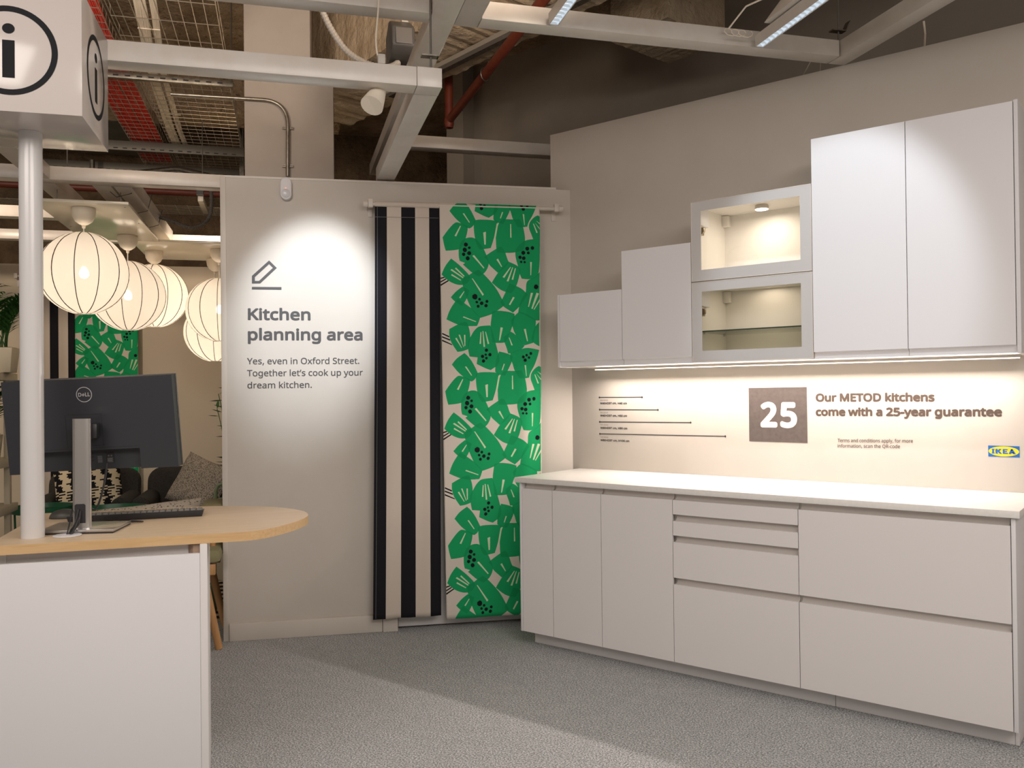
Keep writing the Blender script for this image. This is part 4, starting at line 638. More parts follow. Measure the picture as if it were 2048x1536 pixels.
t.part('lens_window', MB().prism([(x, z) for x, _, z in arc((-1.664, 2.503), .024, 0, 360, 18)[:-1]], -.037, -.0342, axis=1), mat('lens_window', (.60, .60, .62), .3), bevel=.001)
t.part('indicator', MB().lathe([(.003, 0), (.003, .001)], (-1.664, -.036, 2.532), 8), mat('indicator_red', (1, .15, .05), .4, emit=((1, .2, .08), 2)))
# ---------------------------------------------------------------- curtains
def chaikin(P):
    out = []; n = len(P)
    for i in range(n):
        a, b, c = P[i-1], P[i], P[(i+1) % n]; u = (b[0]-a[0], b[1]-a[1]); v = (c[0]-b[0], c[1]-b[1])
        t = abs(math.degrees(math.atan2(u[0]*v[1]-u[1]*v[0], u[0]*v[0]+u[1]*v[1])))
        if t < 42: out += [(b[0]-u[0]*.25, b[1]-u[1]*.25), (b[0]+v[0]*.25, b[1]+v[1]*.25)]
        else: out.append(b)
    return out
PW, PH, RS = 600., 890., 1.5
def raster():
    """draws one repeat of the printed leaf cloth (600 x 890 mm) as pixel colours"""
    W, Hh = int(PW*RS), int(PH*RS); cov = np.zeros((Hh, W), np.int16); lay = np.zeros((Hh, W), np.int16)
    def fill(P, arr, val, add=False):
        P = np.array(P, float); P[:, 1] = P[:, 1]-1400
        for off in (-PH, 0, PH, 2*PH, -2*PH):
            Q = P.copy(); Q[:, 1] += off; Q *= RS
            x0, x1 = max(0, int(Q[:, 0].min())-1), min(W, int(Q[:, 0].max())+2); y0, y1 = max(0, int(Q[:, 1].min())-1), min(Hh, int(Q[:, 1].max())+2)
            if x0 >= x1 or y0 >= y1: continue
            X, Y = np.meshgrid(np.arange(x0, x1)+.5, np.arange(y0, y1)+.5); ins = np.zeros(X.shape, bool)
            for i in range(len(Q)):
                xa, ya = Q[i-1]; xb, yb = Q[i]
                if ya == yb: continue
                ins ^= ((Y < yb) != (Y < ya)) & (X < (xa-xb)*(Y-yb)/(ya-yb)+xb)
            s = arr[y0:y1, x0:x1]
            if add: s[ins] += 1
            else: s[ins] = val
    rd = lambda T: [[tuple(map(int, p.split(','))) for p in q.split(' ')] for q in T.split('|')]
    for P in rd(STROKES):
        for q in (-1.6, 0, 1.6): fill([(a, b+q) for a, b in P], lay, 3)
    for P in rd(PETALS): fill(chaikin(chaikin(P)), cov, 1, True)
    lay[cov > 0] = 0
    for P in rd(SLITS): fill(P, lay, 1)
    for q in DOTS.split(' '):
        x, y, r = map(float, q.split(',')); R = random.Random(int(x*7+y)); fill([(x+r*(1+R.uniform(-.08, .08))*math.cos(k*PI/8), y+r*(1+R.uniform(-.08, .08))*math.sin(k*PI/8)) for k in range(16)], lay, 3)
    img = np.ones((Hh, W, 4), np.float32); img[..., :3] = (.66, .60, .53)
    img[cov == 1, :3] = (.012, .34, .120); img[cov >= 2, :3] = (.009, .285, .097)
    img[lay == 1, :3] = (.60, .70, .50); img[lay == 3, :3] = (.010, .011, .014)
    return img
pix = raster(); im = bpy.data.images.new('leaf_cloth', pix.shape[1], pix.shape[0], alpha=False, float_buffer=True)
im.colorspace_settings.name = 'Linear Rec.709'; im.pixels.foreach_set(pix.ravel()); im.pack()
LEAF = mat('green_leaf_print_cloth', (1, 1, 1), .9, spec=.15, bump=(700, .3, .001))
_n = LEAF.node_tree.nodes.new('ShaderNodeTexImage'); _n.image = im; _n.interpolation = 'Cubic'; _tc = LEAF.node_tree.nodes.new('ShaderNodeUVMap')
LEAF.node_tree.links.new(_tc.outputs[0], _n.inputs[0]); LEAF.node_tree.links.new(_n.outputs[0], LEAF.node_tree.nodes['Principled BSDF'].inputs['Base Color'])
def curtain(t, name, sl, sr, zt, zb, out, m, uvf, folds, F=B, nu=48, nz=90):
    """cloth sheet: sl/sr give the left and right edge (s) as functions of height fraction"""
    V = []; FF = []; UV = []
    for j in range(nz+1):
        h = j/nz; zz0 = zt+(zb-zt)*h
        for i in range(nu+1):
            u = i/nu; s = sl(h)+(sr(h)-sl(h))*u; V.append((s, -(out+folds(u, h)), zz0)); UV.append(uvf(u, zz0))
    for j in range(nz):
        for i in range(nu): k = j*(nu+1)+i; FF.append((k, k+nu+1, k+nu+2, k+1))
    me = bpy.data.meshes.new(name); me.from_pydata([Vector(v)-t.O for v in V], [], FF); me.materials.append(m)
    uvl = me.uv_layers.new(name='UVMap'); idx = np.zeros(len(me.loops), np.int32); me.loops.foreach_get('vertex_index', idx)
    uvl.data.foreach_set('uv', np.array(UV, np.float32)[idx].ravel()); me.shade_smooth()
    o = bpy.data.objects.new(name, me); COL.objects.link(o); o.parent = t.e
    md = o.modifiers.new('thickness', 'SOLIDIFY'); md.thickness = .0016; md.offset = 0
    return o
OUT = .07
t = Thing('curtain', 'curtain panel with broad black and beige stripes beside the lettering', 'curtain', B, (-1.0, -OUT, 2.46))
curtain(t, 'cloth', lambda h: -1.1715-.032*h**1.3, lambda h: -.803-.0125*h, 2.447, .088, OUT+.004, STR, lambda u, z: (u, z), lambda u, h: .004*math.sin(u*9+1)*min(1, h*3)+.003*math.sin(u*21+h*3)*h)
th = MB().tube([(-1.171, -OUT-.0, 2.4505), (-.804, -OUT, 2.4525)], .0165, 12); 
o = t.part('rod_sleeve', th, mat('beige_cloth', BG, .9))
SEAM = mat('hem_thread', (.30, .29, .30), .9)
t.part('hem_seam', MB().tube([(-1.170, -OUT-.0085, 2.375), (-1.0, -OUT-.0085, 2.377), (-.805, -OUT-.0085, 2.379)], .0009, 4), SEAM); t.part('hem_seam', MB().tube([(-1.157, -OUT-.010, 2.44), (-1.166, -OUT-.011, 1.5), (-1.188, -OUT-.012, .095)], .0008, 4), SEAM)
t = Thing('curtain', 'curtain panel printed with green leaf shapes and black berries beside the cabinets', 'curtain', B, (-.5, -OUT, 2.46))
gf = lambda u, h: .003*math.sin(u*8+.5)*min(1, h*3)+.010*math.sin((u-.70)*17)*max(0, min(1, (u-.70)*6))*min(1, h*2)+.003*math.sin(u*15+h*4)*h
curtain(t, 'cloth', lambda h: -.803+.018*h**1.3, lambda h: -.2085-.004*h, 2.468, .066, OUT+.010, LEAF, lambda u, z: (u*.995, (z*1000-1400)/PH), gf, nu=72)
t = Thing('curtain_rod', 'white curtain rod on wall brackets carrying the two cloth panels', 'curtain rod', B, (-.65, -OUT, 2.455))
t.part('rod', MB().cyl((-1.19, -OUT, 2.4505), (-.11, -OUT, 2.4565), .0115, 14), SKIRT)
for s, z in ((-1.195, 2.4505), (-.105, 2.457)):
    b = t.part('bracket', MB().box(s-.013, s+.013, -OUT-.016, -OUT+.016, z-.020, z+.026).box(s-.010, s+.010, -.055, -.0005, z-.012, z+.006).box(s-.013, s+.014, -.006, -.0005, z-.062, z+.022), SKIRT, bevel=.002)
    sg = -1 if s < -1 else 1
    t.part('finial', MB().tube([(s+sg*.013, -OUT, z), (s+sg*.016, -OUT, z), (s+sg*.040, -OUT, z), (s+sg*.043, -OUT, z)], [.014, .018, .018, .014], 16), SKIRT, parent=b)
# far lounge curtains on the far wall (face plane y 3.393)
def farc(sl_, sr_, zt, zb, m, uvf, lab, nu, amp):
    t = Thing('curtain', lab, 'curtain', B, ((sl_+sr_)/2, 3.32, zt))
    curtain(t, 'cloth', lambda h: sl_, lambda h: sr_, zt, zb, -3.33, m, uvf, lambda u, h: amp*math.sin(u*14), nu=nu, nz=40)
farc(-4.07, -3.722, 2.44, .06, STR, lambda u, z: (u, z), 'far striped curtain panel on the lounge wall behind the nearest globe lamp', 30, .01)
farc(-3.718, -3.185, 2.44, .06, LEAF, lambda u, z: (.09+u*.9, (z*1000-1150)/PH), 'far green leaf-print curtain panel on the lounge wall behind the globe lamps', 36, .005)
t = Thing('curtain_rod', 'far white curtain rod on the lounge wall half hidden by the globe lamps', 'curtain rod', B, (-3.6, 3.33, 2.45))
t.part('rod', MB().cyl((-4.2, 3.33, 2.452), (-2.95, 3.33, 2.452), .0115, 10), SKIRT)
for s in (-4.2, -2.96): t.part('bracket', MB().box(s-.014, s+.014, 3.31, 3.3925, 2.43, 2.475).box(s-.014, s+.014, 3.38, 3.3925, 2.36, 2.43), SKIRT, bevel=.002)
# ---------------------------------------------------------------- information counter (shop grid axes)
ZD = .93
t = Thing('service_counter', 'white counter with a rounded birch top at the lower left', 'counter', G, (-.7, 3.1, 0))
tip = smooth_path([(-.17, 2.870, 0), (-.11, 2.876, 0), (-.049, 2.920, 0), (.012, 3.005, 0), (.050, 3.081, 0), (.078, 3.171, 0), (.078, 3.255, 0), (.054, 3.339, 0), (-.02, 3.448, 0), (-.135, 3.534, 0), (-.25, 3.575, 0), (-.32, 3.585, 0)], 4)
top = [(-.862, 2.845)]+[(p.x, p.y) for p in tip]+[(-.89, 3.585)]
m = MB(); n = len(top)
m.add([(p[0], p[1], ZD) for p in top], [tuple(range(n))], 0); m.add([(p[0], p[1], ZD-.029) for p in top], [tuple(range(n))[::-1]], 0)
m.add([(p[0], p[1], ZD-.029) for p in top]+[(p[0], p[1], ZD) for p in top], [(i, (i+1) % n, n+(i+1) % n, n+i) for i in range(n)], 1)
me_top = t.part('top', m, [OAK, OAKE], smooth=25)
t.part('front_panel', MB().box(-1.15, -.2625, 2.862, 2.880, .0005, .871), WHT, bevel=.001)
t.part('side_panel', MB().hexa([(-.2620, 2.862, .0005), (-.2400, 2.862, .0005), (-.288, 3.55, .0005), (-.310, 3.55, .0005), (-.2620, 2.862, .9005), (-.2400, 2.862, .9005), (-.288, 3.55, .9005), (-.310, 3.55, .9005)]), WHT2, bevel=.0015)
t.part('side_panel', MB().box(-.84, -.82, 2.90, 3.5, .0005, .9005), WHT2)
t.part('recess_board', MB().box(-.82, -.285, 2.905, 2.915, .60, .9005), WHT2)
t.part('recess_end', MB().hexa([(-.284, 2.8805, .80), (-.2640, 2.8805, .80), (-.268, 2.904, .80), (-.300, 2.904, .80), (-.284, 2.8805, .9005), (-.2640, 2.8805, .9005), (-.268, 2.904, .9005), (-.300, 2.904, .9005)]), mat('brown_edge_board', (.36, .25, .18), .5))
t.part('cable_ring', MB().lathe([(.0165, .0005), (.040, .0005), (.042, .003), (.040, .0045), (.0165, .0045)], (-.667, 2.972, ZD), 28), mat('white_plastic', (.75, .75, .76), .35))
# information sign
t = Thing('information_sign', 'white box sign with a ringed letter i on a round post', 'sign', G, (-.768, 2.96, ZD))
GLOSS = mat('glossy_white_acrylic', (.66, .60, .565), .12, spec=.6)
t.part('post', MB().cyl((-.766, 2.975, ZD+.0003), (-.766, 2.975, 2.2045), .0335, 36), mat('white_post', (.66, .645, .64), .22, spec=.6))
t.part('box', MB().box(-.963, -.573, 2.765, 3.155, 2.205, 2.585), GLOSS, bevel=.0012)
EM = mat('dark_emblem_print', (.022, .022, .025), .7, spec=.1)
def ring(F2):
    m = MB(); n = 64
    v = [F2(r*math.cos(2*PI*k/n), r*math.sin(2*PI*k/n)) for r in (.1305, .1140) for k in range(n)]
    m.add(v, [(k, (k+1) % n, n+(k+1) % n, n+k) for k in range(n)])
    return m
def letter_i(F2):
    m = MB(); m.add([F2(-.0165, -.080), F2(.0160, -.080), F2(.0160, .030), F2(-.0165, .030)], [(0, 1, 2, 3)])
    m.add([F2(.0165*math.cos(k*PI/12), .064+.0150*math.sin(k*PI/12)) for k in range(24)], [tuple(range(24))]); return m
ff = lambda x, z: (-.768+x, 2.7640, 2.383+z); fs = lambda x, z: (-.5720, 2.960+x, 2.388+z)
for fn in (ff, fs): t.part('emblem_ring', ring(fn), EM); t.part('emblem_letter', letter_i(fn), EM)
# ---------------------------------------------------------------- monitor
mc = Vector((-.626, 3.142, 1.277)); yw, tl, ro = -.19, -.107, .037
ex = Vector((math.cos(yw), math.sin(yw), 0)); ny = Vector((-math.sin(yw), math.cos(yw), 0)); ez = Vector((0, 0, 1))*math.cos(tl)+ny*math.sin(tl)
X_ = ex*math.cos(ro)+ez*math.sin(ro); Z_ = -ex*math.sin(ro)+ez*math.cos(ro); Y_ = Z_.cross(X_)        # Y_ points to the screen side
def MQ(x, y, z): return tuple(mc+X_*x+Y_*y+Z_*z)
def mbox(mb, x0, x1, y0, y1, z0, z1): return mb.hexa([MQ(x0, y0, z0), MQ(x1, y0, z0), MQ(x1, y1, z0), MQ(x0, y1, z0), MQ(x0, y0, z1), MQ(x1, y0, z1), MQ(x1, y1, z1), MQ(x0, y1, z1)])
W, Hm = .2765, .1565
t = Thing('computer_monitor', 'black monitor seen from behind on an aluminium stand on the counter', 'monitor', G, (-.64, 3.07, ZD))
HS = mat('dark_grey_housing', (.034, .036, .043), .38)
m = MB(); zb = -Hm; zn = -.086; xa, xb = -.205, .153
for a in ((-W, xa, zb, Hm), (xb, W, zb, Hm), (xa, xb, zn, Hm)): mbox(m, a[0], a[1], -.014, .022, a[2], a[3])
mbox(m, xa, xb, .016, .022, zb, zn)
hs = t.part('housing', m, HS, smooth=0)
t.part('bezel', mbox(MB(), -W-.002, W+.002, .0225, .031, -Hm-.002, Hm+.002), mat('bezel_grey', (.09, .09, .095), .35, metal=.5), bevel=.001)
t.part('screen', mbox(MB(), -W+.004, W-.004, .0312, .0316, -Hm+.006, Hm-.004), BLK)
LG = mat('silver_print', (.55, .55, .56), .35, metal=.3)
cxm, czm = -.0125, .1035; m = MB(); n = 40; v = []
for r in (.0258, .0233): v += [MQ(cxm+r*math.cos(2*PI*k/n), -.0148, czm+r*math.sin(2*PI*k/n)) for k in range(n)]
m.add(v, [(k, (k+1) % n, n+(k+1) % n, n+k) for k in range(n)])
t.part('logo_ring', m, LG, parent=hs)
DL = [[(0, 0), (2, 0), (2, 10), (0, 10)], [(2, 0), (5, 0), (5, 2), (2, 2)], [(2, 8), (5, 8), (5, 10), (2, 10)], [(5, 0), (7.5, 1.8), (8.3, 5), (6.2, 5), (5, 2)], [(6.2, 5), (8.3, 5), (7.5, 8.2), (5, 10), (5, 8)],
      [(8.6, 4.2), (13, 8.6), (14.2, 7.4), (9.8, 3)], [(9.8, 2.6), (14.2, 7), (15, 6.2), (10.6, 1.8)], [(10.9, 1.2), (15.3, 5.6), (16.4, 4.5), (12, .1)], [(8.6, 4.2), (9.9, 5.5), (13.3, 1.4), (12, .1)],
      [(17, 0), (19, 0), (19, 10), (17, 10)], [(19, 0), (22.5, 0), (22.5, 2), (19, 2)], [(23.5, 0), (25.5, 0), (25.5, 10), (23.5, 10)], [(25.5, 0), (29, 0), (29, 2), (25.5, 2)]]
m = MB()
for p in DL: m.add([MQ(cxm-.0190+a*.0380/29, -.0148, czm-.0066+b*.0132/10) for a, b in p], [tuple(range(len(p)))])
t.part('logo_letters', m, LG, parent=hs)
m = MB()                                     # mount cover outline and vent seam
for a in ((-.081, .037, .036, .0366), (-.081, .037, -.0706, -.070), (-.081, -.0804, -.0706, .036), (.0364, .037, -.0706, .036), (-.19, .15, -.0785, -.078)): mbox(m, a[0]-.0003, a[1]+.0003, -.0144, -.0139, a[2]-.0003, a[3]+.0003)
t.part('seam', m, BLK, parent=hs)
t.part('port_label', mbox(MB(), .030, .056, .0148, .0159, -.135, -.100), BLK, parent=hs)
m = MB()
for k in range(5): mbox(m, .033, .052-.003*(k % 2),   .0141, .0147, -.133+.003*k, -.1322+.003*k)
for k in range(6): mbox(m, .001, .016, .0148, .0159, -.133+.004*k, -.1322+.004*k)
t.part('label_print', m, mat('label_print', (.35, .36, .38), .5), parent=hs, stuff=True)
for x in (.038, .047): t.part('label_mark', MB().add([MQ(x+.003*math.cos(k*PI/6), .0145, -.112+.003*math.sin(k*PI/6)) for k in range(12)], [tuple(range(12))]), mat('label_mark', (.12, .12, .13), .5), parent=hs)
m = MB()
for i in range(3): mbox(m, -.030-.0*i, -.012, .0148, .0159, -.128+.012*i, -.122+.012*i)
t.part('ports', m, BLK, parent=hs, stuff=True)
col = [(-.640+.028*math.copysign(abs(math.cos(a))**.8, math.cos(a)), 3.052+.012*math.copysign(abs(math.sin(a))**.8, math.sin(a))) for a in [k*PI/14 for k in range(28)]]
cl_ = t.part('stand_column', MB().prism(col, ZD+.012, 1.299), ALU, smooth=50)
t.part('cable_slot', MB().prism([(x, z) for x, z in ((-.660, ZD+.030), (-.628, ZD+.030), (-.628, ZD+.088), (-.632, ZD+.092), (-.656, ZD+.092), (-.660, ZD+.088))], 3.0385, 3.0395, axis=1), BLK, parent=cl_)
t.part('tilt_mount', MB().hexa([(-.625, 3.066, 1.232), (-.597, 3.066, 1.232), (-.597, 3.122, 1.235), (-.625, 3.122, 1.235), (-.625, 3.066, 1.282), (-.597, 3.066, 1.282), (-.597, 3.118, 1.285), (-.625, 3.118, 1.285)]), BLK, bevel=.006)
base = [(-.765, 3.02), (-.535, 2.985), (-.512, 3.17), (-.745, 3.21)]
t.part('base_plate', MB().prism(base, ZD+.0055, ZD+.013), ALU, bevel=.001)
t.part('base_pad', MB().prism([(x*.985-.0095, y*.99+.031) for x, y in base], ZD+.0003, ZD+.0053), BLK)
for pts, r in (([(-.648, 3.036, ZD+.075), (-.655, 3.022, ZD+.03), (-.662, 2.99, ZD+.012), (-.668, 2.974, ZD-.01)], .0034), ([(-.642, 3.036, ZD+.070), (-.646, 3.024, ZD+.03), (-.652, 2.99, ZD+.016), (-.66, 2.972, ZD-.01)], .0034),
               ([(-.58, 3.13, 1.145), (-.585, 3.10, 1.07), (-.605, 3.085, 1.0), (-.63, 3.06, ZD+.08), (-.645, 3.03, ZD+.05), (-.655, 2.98, ZD+.01), (-.664, 2.972, ZD-.01)], .0034),
               ([(-.668, 3.13, 1.11), (-.672, 3.10, 1.04), (-.67, 3.06, ZD+.08), (-.668, 3.00, ZD+.03), (-.672, 2.974, ZD-.01)], .0022)):
    t.part('cable', MB().tube(smooth_path(pts, 6), r, 7), BLK)
# keyboard, mouse and their cables
kd = (Vector((-.288, 3.287, 0))-Vector((-.735, 3.262, 0))).normalized(); kn = Vector((-kd.y, kd.x, 0)); ko = Vector((-.735, 3.262, ZD))
def KQ(x, y, z): return tuple(ko+kd*x+kn*y+Vector((0, 0, z)))
t = Thing('keyboard', 'black low keyboard lying behind the monitor stand, back edge to the camera', 'keyboard', G, tuple(ko))
m = MB(); m.hexa([KQ(.005, .004, .0005), KQ(.443, .004, .0005), KQ(.443, .145, .0005), KQ(.005, .145, .0005), KQ(0, 0, .024), KQ(.448, 0, .024), KQ(.448, .145, .010), KQ(0, .145, .010)])
t.part('case', m, BLK, bevel=.002)
KY = mat('worn_key_grey', (.16, .15, .13), .5); kb = MB()
for r in range(6):
    y = .010+r*.0215; z = .0235-y*.096
    for c in range(21):
        x = .010+c*.0207; kb.hexa([KQ(x, y, z), KQ(x+.018, y, z), KQ(x+.018, y+.018, z-.002), KQ(x, y+.018, z-.002), KQ(x+.002, y+.002, z+.007), KQ(x+.016, y+.002, z+.007), KQ(x+.016, y+.016, z+.0055), KQ(x+.002, y+.016, z+.0055)])
t.part('keys', kb, KY, smooth=0, stuff=True)
t.part('cable', MB().tube(smooth_path([KQ(.12, -.001, .012), KQ(.17, -.03, .006), KQ(.24, -.07, .005), KQ(.25, -.085, .005), KQ(.20, -.08, .006), KQ(.10, -.04, .010), KQ(.06, -.02, .030), KQ(.03, -.10, .040)], 6), .0022, 6), BLK)
t = Thing('computer_mouse', 'dark rounded mouse behind the sign post on the counter', 'mouse', G, (-.775, 3.42, ZD))
m = MB(); N1, N2 = 14, 8
v = [(-.775+.052*math.cos(a)*math.cos(b), 3.42+.030*math.sin(a)*math.cos(b), ZD+.003+.030*math.sin(b)) for b in [j*PI/2/N2 for j in range(N2)] for a in [2*PI*i/N1 for i in range(N1)]]+[(-.775, 3.42, ZD+.033)]
m.add(v, [(j*N1+i, j*N1+(i+1) % N1, (j+1)*N1+(i+1) % N1, (j+1)*N1+i) for j in range(N2-1) for i in range(N1)]+[((N2-1)*N1+i, (N2-1)*N1+(i+1) % N1, N1*N2) for i in range(N1)]+[tuple(range(N1))[::-1]])
t.part('shell', m, mat('mouse_grey', (.07, .065, .06), .45)); t.part('base', MB().prism([(-.775+.053*math.cos(k*PI/10), 3.42+.031*math.sin(k*PI/10)) for k in range(20)], ZD+.0004, ZD+.0028), BLK)
t.part('cable', MB().tube(smooth_path([(-.735, 3.40, ZD+.012), (-.71, 3.36, ZD+.05), (-.70, 3.28, ZD+.07), (-.69, 3.15, ZD+.10), (-.66, 3.06, ZD+.08)], 6), .0018, 6), BLK)
# ---------------------------------------------------------------- lounge behind: lamp boards and globe lamps
GB = mat('glossy_cream_board', (.80, .74, .60), .18, spec=.6)
t = Thing('lamp_board', 'glossy cream board hanging above the three left globe lamps', 'board', G, (-1.1, 6.0, 2.5), 'lamp boards')
t.part('panel', MB().box(-1.392, -.880, 5.432, 6.69, 2.50, 2.518), GB, bevel=.001)
for x, y in ((-.91, 5.50), (-.91, 6.0), (-1.36, 6.2), (-.91, 6.62)): t.part('screw', MB().lathe([(.006, 0), (.005, -.002)], (x, y, 2.4995), 8), STEEL)
for x, y in ((-1.3, 5.6), (-.95, 5.6), (-1.3, 6.5), (-.95, 6.5)): t.part('hanger_wire', MB().cyl((x, y, 2.5185), (x, y, 2.609), .003, 5), STEEL)
t = Thing('lamp_board', 'glossy cream board behind, above the two right globe lamps', 'board', G, (-.5, 7.0, 2.5), 'lamp boards')
t.part('panel', MB().box(-1.07, .0, 6.70, 7.56, 2.50, 2.518), GB, bevel=.001)
for x, y in ((-.80, 7.47), (-.2, 7.47)): t.part('hanger_wire', MB().cyl((x, y, 2.5185), (x, y, 2.609), .003, 5), STEEL)
def shade_mat(name, col, em):
    m = bpy.data.materials.new(name); m.use_nodes = True; nt = m.node_tree; N = nt.nodes; L = nt.links; N.remove(N['Principled BSDF'])
    df = N.new('ShaderNodeBsdfDiffuse'); tl = N.new('ShaderNodeBsdfTranslucent'); tp = N.new('ShaderNodeBsdfTransparent'); e = N.new('ShaderNodeEmission')
    for q in (df, tl): q.inputs[0].default_value = tuple(col)+(1,)
    tp.inputs[0].default_value = (1, .93, .8, 1); e.inputs[0].default_value = (1, .80, .55, 1); e.inputs[1].default_value = em
    m1 = N.new('ShaderNodeMixShader'); m1.inputs[0].default_value = .6; L.new(df.outputs[0], m1.inputs[1]); L.new(tl.outputs[0], m1.inputs[2])
    m2 = N.new('ShaderNodeMixShader'); m2.inputs[0].default_value = .035; L.new(m1.outputs[0], m2.inputs[1]); L.new(tp.outputs[0], m2.inputs[2])
    ad = N.new('ShaderNodeAddShader'); L.new(m2.outputs[0], ad.inputs[0]); L.new(e.outputs[0], ad.inputs[1]); L.new(ad.outputs[0], N['Material Output'].inputs[0]); return m
SH = shade_mat('lit_fabric_shade', (.82, .76, .68), .07)
BULB = mat('lit_bulb', (1, 1, 1), .4, emit=((1, .93, .8), 60)); RIB = mat('brown_rib_thread', (.05, .028, .015), .9, spec=0)
def globe(x, y, z, lab, top, pw):
    R, k = .25, .975; t = Thing('globe_lamp', lab, 'lamp', G, (x, y, z+R*k), group='globe lamps under the cream boards')
    na, nb = 96, 28; m = MB(); v = []
    for j in range(nb+1):
        ph = -PI/2+.17+(PI-.34)*j/nb; pole = max(0, (abs(ph)-.9)/.5)
        for i in range(na):
            th = 2*PI*i/na; seg = (i*12/na) % 1; rr = R*(1-.012*math.sin(seg*PI)*0+.010*(math.sin(seg*PI)-.6)-.012*pole*math.cos(th*36)*(pole > 0)); v.append((x+rr*math.cos(ph)*math.cos(th), y+rr*math.cos(ph)*math.sin(th), z+rr*k*math.sin(ph)*1.0))
    m.add(v, [(j*na+i, j*na+(i+1) % na, (j+1)*na+(i+1) % na, (j+1)*na+i) for j in range(nb) for i in range(na)])
    t.part('shade', m, SH, smooth=60)
    for q in range(12):
        th = 2*PI*q/12; rb = R*.998
        t.part('rib', MB().tube([(x+rb*math.cos(ph)*math.cos(th), y+rb*math.cos(ph)*math.sin(th), z+rb*k*math.sin(ph)) for ph in [-PI/2+.17+(PI-.34)*j/18 for j in range(19)]], .0028, 4, False), RIB, smooth=0)
    for s in (-1, 1): t.part('end_ring', MB().tube([(x+.043*math.cos(a), y+.043*math.sin(a), z+s*R*k*.985) for a in [2*PI*i/20 for i in range(21)]], .0025, 6, False), SKIRT)
    t.part('cord', MB().cyl((x, y, z+.05), (x, y, top-.09), .004, 6), SKIRT)
    t.part('lamp_holder', MB().lathe([(.012, .10), (.02, .095), (.02, .04), (.015, .036)], (x, y, z), 12), SKIRT)
    t.part('bulb', MB().lathe([(.004, -.03), (.018, -.025), (.027, -.008), (.026, .010), (.014, .032), (.012, .037)], (x, y, z), 16), BULB)
    t.part('ceiling_cup', MB().lathe([(.066, -.0005), (.068, -.02), (.063, -.052), (.048, -.080), (.025, -.097), (.012, -.102), (.009, -.12)], (x, y, top), 24), CRM)
    light('POINT', (x, y, z-.06), (x, y, z-1), pw, (1, .80, .62), size=.03)
    light('POINT', (x, y, z+.262), (x, y, z+1), .4, (1, .82, .64), size=.08)  # extra light added above the shade to brighten board and cup
ZB = 2.4995
globe(-1.153, 5.582, 2.108, 'nearest and largest-looking globe lamp, beside the white post', ZB, .95)
globe(-1.058, 6.488, 2.076, 'creamy globe lamp partly hidden behind the nearest one', ZB, .72)
globe(-.973, 7.138, 2.150, 'whitest globe lamp, third and farthest of the left group', ZB, 1.9)
globe(-.479, 6.955, 2.030, 'upper globe lamp cut by the left edge of the sign wall', ZB, 1.25)
globe(-.548, 7.470, 1.893, 'lowest globe lamp, below and behind the one at the sign wall', ZB, 1.55)
# ---------------------------------------------------------------- lounge furniture
def uvmat(name, fn, rough=.95):
    m = mat(name, (1, 1, 1), rough, spec=.15); nt = m.node_tree; fn(nt, nt.nodes, nt.links, nt.nodes['Principled BSDF']); return m
def _jag(nt, N, L, P):
    tc = N.new('ShaderNodeTexCoord'); sp = N.new('ShaderNodeSeparateXYZ'); L.new(tc.outputs['UV'], sp.inputs[0])
    def M(op, a, b=None):
        q = N.new('ShaderNodeMath'); q.operation = op
        for i, x in enumerate((a, b)):
            if x is None: continue
            if isinstance(x, (int, float)): q.inputs[i].default_value = x
            else: L.new(x, q.inputs[i])
        return q.outputs[0]
    row = M('FLOOR', M('MULTIPLY', sp.outputs[1], 46)); wn = N.new('ShaderNodeTexWhiteNoise'); wn.noise_dimensions = '1D'; L.new(row, wn.inputs['W'])
    x = M('ADD', M('MULTIPLY', sp.outputs[0], 4.2), M('MULTIPLY', M('SUBTRACT', wn.outputs[0], .5), .55))
    c = M('GREATER_THAN', M('FRACT', x), .46); mx = N.new('ShaderNodeMix'); mx.data_type = 'RGBA'; L.new(c, mx.inputs[0]); mx.inputs[6].default_value = (.012, .012, .014, 1); mx.inputs[7].default_value = (.70, .60, .42, 1)
    L.new(mx.outputs[2], P.inputs['Base Color'])
def _dots(sc, th):
    def f_(nt, N, L, P):
        tc = N.new('ShaderNodeTexCoord'); v = N.new('ShaderNodeTexVoronoi'); v.inputs['Scale'].default_value = sc; v.inputs['Randomness'].default_value = .75; L.new(tc.outputs['UV'], v.inputs['Vector'])
        r = N.new('ShaderNodeValToRGB'); r.color_ramp.interpolation = 'CONSTANT'; r.color_ramp.elements[0].color = (.03, .027, .025, 1); r.color_ramp.elements[1].position = th; r.color_ramp.elements[1].color = (.52, .46, .38, 1)
        L.new(v.outputs['Distance'], r.inputs[0]); L.new(r.outputs[0], P.inputs['Base Color'])
    return f_
